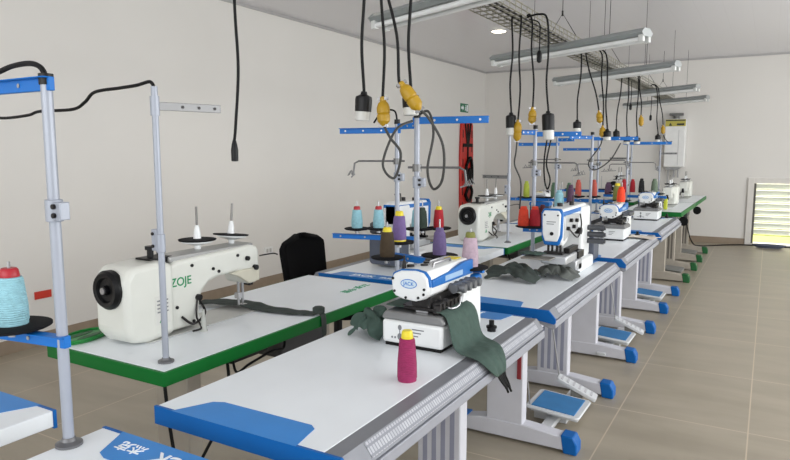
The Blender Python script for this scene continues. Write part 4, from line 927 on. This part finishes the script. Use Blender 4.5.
yplug('lower yellow plug above the second overlock, at the blue arm', (-1.213, yy, TR), (-1.186, yy, 1.64), (-1.188, yy, 1.57), [(-1.20, yy, 1.50), (-1.30, yy + 0.05, 1.36), (-1.26, yy + 0.1, 1.30), (-1.14, yy + 0.1, 1.38), (-1.06, yy + 0.1, 1.52)])
socket('black socket on the rightmost cord above the second overlock', (-1.181, yy, TR), (-1.150, yy, 1.62), (-1.148, yy, 1.54))
yy = 7.0
socket('black socket left of the group above the third overlock', (-1.365, yy, TR), (-1.40, yy, 1.67), (-1.39, yy, 1.56))
yplug('yellow plug above the third overlock', (-1.195, yy, TR), (-1.161, yy, 1.80), (-1.157, yy, 1.71))
socket('black socket right of the yellow plug above the third overlock', (-1.21, yy, TR), (-1.191, yy, 1.60), (-1.19, yy, 1.53))
socket('slim black socket on its own cord in the third overlock group', (-1.30, yy, TR), (-1.29, yy, 1.60), (-1.29, yy, 1.53))
yy = 8.6
socket('far black socket nearest the water heater', (-1.26, yy, TR), (-1.22, yy, 1.66), (-1.22, yy, 1.57))
yplug('far yellow plug nearest the water heater', (-1.24, yy, TR), (-1.165, yy, 1.76), (-1.16, yy, 1.67), [(-1.15, yy, 1.64), (-1.11, yy, 1.58), (-1.06, yy + 0.05, 1.58)])
# short switches on cords
def pull(label, top, bot):
    r = thing('hanging_switch', label, 'switch', bot, 0, 'small hanging switches'); T = Vector(top) - Vector(bot); hook = Vector((max(-1.545, min(-1.335, top[0])), top[1], 2.258)) - Vector(bot)
    bm = NB(); tube(bm, spline([hook, T - Vector((0, 0, 0.02)), T * 0.5 + Vector((0.004, 0, 0)), Vector((0, 0, 0.0))], 6), 0.004); obj('cord', bm, CABLE, r)
    bm = NB(); lathe(bm, [(0.006, -0.07), (0.015, -0.062), (0.016, -0.015), (0.010, 0.0), (0.004, 0.006)]); obj('connector_body', bm, BLACKG, r); return r
pull('small black switch hanging below the big fluorescent fixture', (-1.27, 3.95, TR), (-1.263, 3.95, 2.06))
pull('small black switch hanging below the farther fixtures', (-1.43, 7.9, TR), (-1.43, 7.9, 2.0))
pull('tiny black switch hanging near the back wall fixtures', (-1.36, 8.9, TR), (-1.36, 8.9, 1.92))
# lone cord by the left wall side
t = thing('hanging_plug', 'lone black cord with black plug hanging in front of the left wall', 'plug', (-2.05, 2.13, 1.455), 0)
bm = NB(); tube(bm, spline([(0.02, 0, ZC - 1.455), (0.02, 0, 0.95), (0.025, 0, 0.6), (0.035, 0, 0.35), (0.012, 0, 0.12), (0.0, 0, 0.04)]), 0.0065); obj('cord', bm, CABLE, t)
bm = NB(); lathe(bm, [(0.006, -0.05), (0.015, -0.048), (0.016, 0.0), (0.012, 0.025), (0.007, 0.045)]); obj('plug_body', bm, BLACKG, t)
# cables entering the posts on the left
bm = NB(); tube(bm, spline([(-1.392, 0.871, Z0 + 0.85), (-1.41, 0.871, 1.632), (-1.45, 0.871, 1.643), (-1.527, 0.875, 1.642), (-1.62, 0.88, 1.63), (-1.75, 0.9, 1.64)], 8), 0.0062); tag(obj('power_cord', bm, CABLE), 'black cord arching out of the far-left grey post', 'cord')
bm = NB(); tube(bm, spline([(-1.682, 1.403, Z0 + 0.885), (-1.70, 1.403, 1.665), (-1.76, 1.40, 1.657), (-1.845, 1.403, 1.653), (-1.973, 1.403, 1.646), (-2.03, 1.403, 1.615), (-2.10, 1.403, 1.593), (-2.291, 1.403, 1.592), (-2.37, 1.403, 1.580), (-2.55, 1.403, 1.575), (-2.75, 1.403, 1.60)], 8), 0.0055); tag(obj('power_cord', bm, CABLE), 'long wavy black cord running left from the steel-armed post', 'cord')
bm = NB(); tube(bm, spline([(-1.71, 2.98, 1.60), (-1.72, 2.97, 1.66), (-1.78, 2.95, 1.66), (-1.83, 2.94, 1.60)], 8), 0.005); tag(obj('power_cord', bm, CABLE), 'short black cord curling out of the stand post beyond the chair', 'cord')

bm = NB(); tube(bm, spline([(-1.70, 1.72, TZ - 0.05), (-1.66, 1.70, TZ - 0.12), (-1.64, 1.75, TZ - 0.10), (-1.64, 1.88, TZ - 0.085), (-1.66, 1.97, TZ - 0.10), (-1.68, 2.0, TZ - 0.05)], 8), 0.005); tag(obj('power_cord', bm, CABLE), 'black cord looping below the long side of the nearest green-edged table', 'cord')
bm = NB(); tube(bm, spline([(-1.74, 1.44, TZ - 0.05), (-1.72, 1.43, 0.6), (-1.70, 1.44, 0.4), (-1.66, 1.46, 0.2), (-1.64, 1.48, 0.006)], 8), 0.006); tag(obj('power_cord', bm, CABLE), 'black cord hanging down beside the near leg of the nearest green-edged table', 'cord')
# ------------------------------------------------------------------ on the walls and floor
t = thing('rescue_board', 'red rescue board with black straps hung on the left wall near the corner', 'rescue board', (XL + 0.005, 10.56, 1.2))
def vplate(poly, th):  # (y,z) outline against the left wall
    bm = NB(); prism(bm, poly, 'x', 0.0, th); return bm
obj('board', vplate([(-0.24, 0.72), (-0.20, 0.78), (0.20, 0.78), (0.24, 0.72), (0.27, 0.2), (0.24, -0.9), (0.17, -0.96), (-0.17, -0.96), (-0.24, -0.9), (-0.27, 0.2)], 0.045), REDB, t, 0.012)
bm = NB()
for s in (-1, 1):
    for k in range(6): box(bm, 0.044, 0.047, s * 0.19 - 0.022, s * 0.19 + 0.022, -0.75 + 0.25 * k, -0.62 + 0.25 * k)
each('hand_slot', bm, mat('slot_dark_red', (96, 22, 20), 0.6), t)
bm = NB()
box(bm, 0.045, 0.057, -0.02, 0.03, 0.10, 0.74); box(bm, 0.045, 0.06, -0.2, 0.2, 0.34, 0.40)
box(bm, 0.046, 0.056, -0.09, -0.04, 0.36, 0.76, Matrix.Rotation(0.25, 3, 'X')); box(bm, 0.046, 0.056, 0.05, 0.10, 0.36, 0.76, Matrix.Rotation(-0.25, 3, 'X'))
tube(bm, spline([(0.07, -0.10, 0.0), (0.09, -0.08, -0.25), (0.08, 0.02, -0.05), (0.09, 0.10, -0.3), (0.07, 0.15, 0.0), (0.08, 0.05, 0.15), (0.07, -0.1, 0.0)], 6), 0.028, 6)
tube(bm, spline([(0.07, -0.12, -0.5), (0.09, 0.0, -0.62), (0.09, 0.12, -0.45), (0.08, 0.02, -0.35), (0.07, -0.12, -0.5)], 6), 0.028, 6)
obj('strap', bm, BLACK, t)
# exit sign
t = thing('exit_sign', 'small green and white exit sign on the left wall near the corner', 'sign', (XL + 0.002, 10.50, 2.214))
bm = NB(); box(bm, 0, 0.008, -0.16, 0.16, -0.075, 0.075); obj('sign_plate', bm, mat('sign_green', (22, 120, 84), 0.4), t, 0.002)
bm = NB()
prism(bm, [(-0.02, 0.0), (-0.08, 0.05), (-0.08, 0.02), (-0.14, 0.02), (-0.14, -0.02), (-0.08, -0.02), (-0.08, -0.05)], 'x', 0.0075, 0.0095)
box(bm, 0.0075, 0.0095, 0.085, 0.14, -0.055, 0.055); prism(bm, ellipse(0.045, 0.042, 0.012, 0.012, 12), 'x', 0.0075, 0.0095)
prism(bm, [(0.03, 0.025), (0.06, 0.025), (0.065, -0.01), (0.075, -0.055), (0.06, -0.055), (0.048, -0.02), (0.02, -0.05), (0.01, -0.04), (0.035, -0.01)], 'x', 0.0075, 0.0095)
obj('sign_symbol', bm, TEXT_WHITE, t)
bm = NB(); box(bm, XL + 0.002, XL + 0.008, 2.73, 2.86, 0.355, 0.412); tag(obj('red_tag', bm, mat('red_tag_card', (200, 52, 36), 0.5), None, 0.001), 'small red rectangular tag low on the left wall', 'tag')
for y, lb in ((5.33, 'white wall outlet low on the left wall, nearer the chair'), (5.09, 'white wall outlet low on the left wall, farther from the chair')):
    t = thing('wall_outlet', lb, 'outlet', (XL + 0.001, y, 0.385), 0, 'wall outlets')
    bm = NB(); prism(bm, rrect(-0.065, 0.065, -0.042, 0.042, 0.008, 3), 'x', 0, 0.01); obj('face_plate', bm, HOUSE, t, 0.002)
    bm = NB(); box(bm, 0.0095, 0.012, -0.04, -0.01, -0.02, 0.02); box(bm, 0.0095, 0.012, 0.01, 0.04, -0.02, 0.02); each('outlet_insert', bm, mat('insert_grey', (190, 188, 184), 0.4), t)
# water heater
t = thing('water_heater', 'white wall-hung water heater with yellow energy label on the back wall', 'water heater', (-1.345, YB - 0.002, 1.60))
bm = NB(); box(bm, -0.155, 0.155, -0.16, 0.0, -0.39, 0.38); obj('casing', bm, HOUSE, t, 0.015, 3)
bm = NB(); box(bm, -0.150, 0.150, -0.163, -0.155, 0.26, 0.37); lb_ = obj('energy_label', bm, mat('label_yellow', (190, 178, 84), 0.5), t)
bm = NB(); prism(bm, [(-0.10, 0.27), (-0.05, 0.27), (-0.075, 0.32)], 'y', -0.1645, -0.1625); box(bm, 0.02, 0.13, -0.1645, -0.1625, 0.275, 0.305); box(bm, -0.145, 0.145, -0.1645, -0.1625, 0.345, 0.365); obj('label_print', bm, mat('label_black', (50, 54, 40), 0.5), lb_)
bm = NB(); box(bm, 0.05, 0.06, -0.1625, -0.159, -0.36, 0.2); obj('casing_seam', bm, mat('seam_grey', (196, 196, 196), 0.5), t)
bm = NB(); box(bm, -0.10, 0.10, -0.14, -0.01, 0.43, 0.47); cyl(bm, (0, -0.08, 0.375), (0, -0.08, 0.44), 0.045); obj('flue_cowl', bm, mat('cowl_grey', (110, 110, 108), 0.5), t)
bm = NB()
prism(bm, [(-0.13, -0.39), (0.10, -0.39), (0.06, -0.44), (-0.10, -0.44)], 'y', -0.14, -0.02)
for x in (-0.09, 0.0, 0.06): cyl(bm, (x, -0.07, -0.44), (x, -0.07, -0.44 - (0.75 if x < -0.05 else 0.12)), 0.013, seg=10)
tube(bm, [(-0.09, -0.07, -1.19), (-0.09, -0.01, -1.19)], 0.013)
obj('pipe', bm, mat('pipe_grey', (150, 150, 150), 0.4, 0.4), t)
# floor cable by the back wall and a cable bundle under the window
bm = NB(); tube(bm, spline([(-1.0, 9.9, 0.68), (-0.97, 10.1, 0.35), (-0.93, 10.5, 0.10), (-0.85, 10.9, 0.012), (-0.55, 11.20, 0.010), (-0.30, 11.36, 0.010), (-0.1, 11.40, 0.010), (0.5, 11.40, 0.010), (1.2, 11.38, 0.010)], 8), 0.009); tag(obj('floor_cable', bm, CABLE), 'black cable dropping from the last table and running along the back wall floor', 'cable')
bm = NB()
for k in range(4): tube(bm, [(0.06 + (0.16 + 0.02 * k) * math.cos(a), 11.22 + (0.06 + 0.012 * k) * math.sin(a), 0.012 + 0.012 * k) for a in [2 * PI * i / 24 for i in range(25)]], 0.008, 6)
tag(obj('cable_coil', bm, mat('blue_grey_cable', (84, 90, 108), 0.5)), 'blue-grey cable coil on the floor below the louvred window', 'cable')
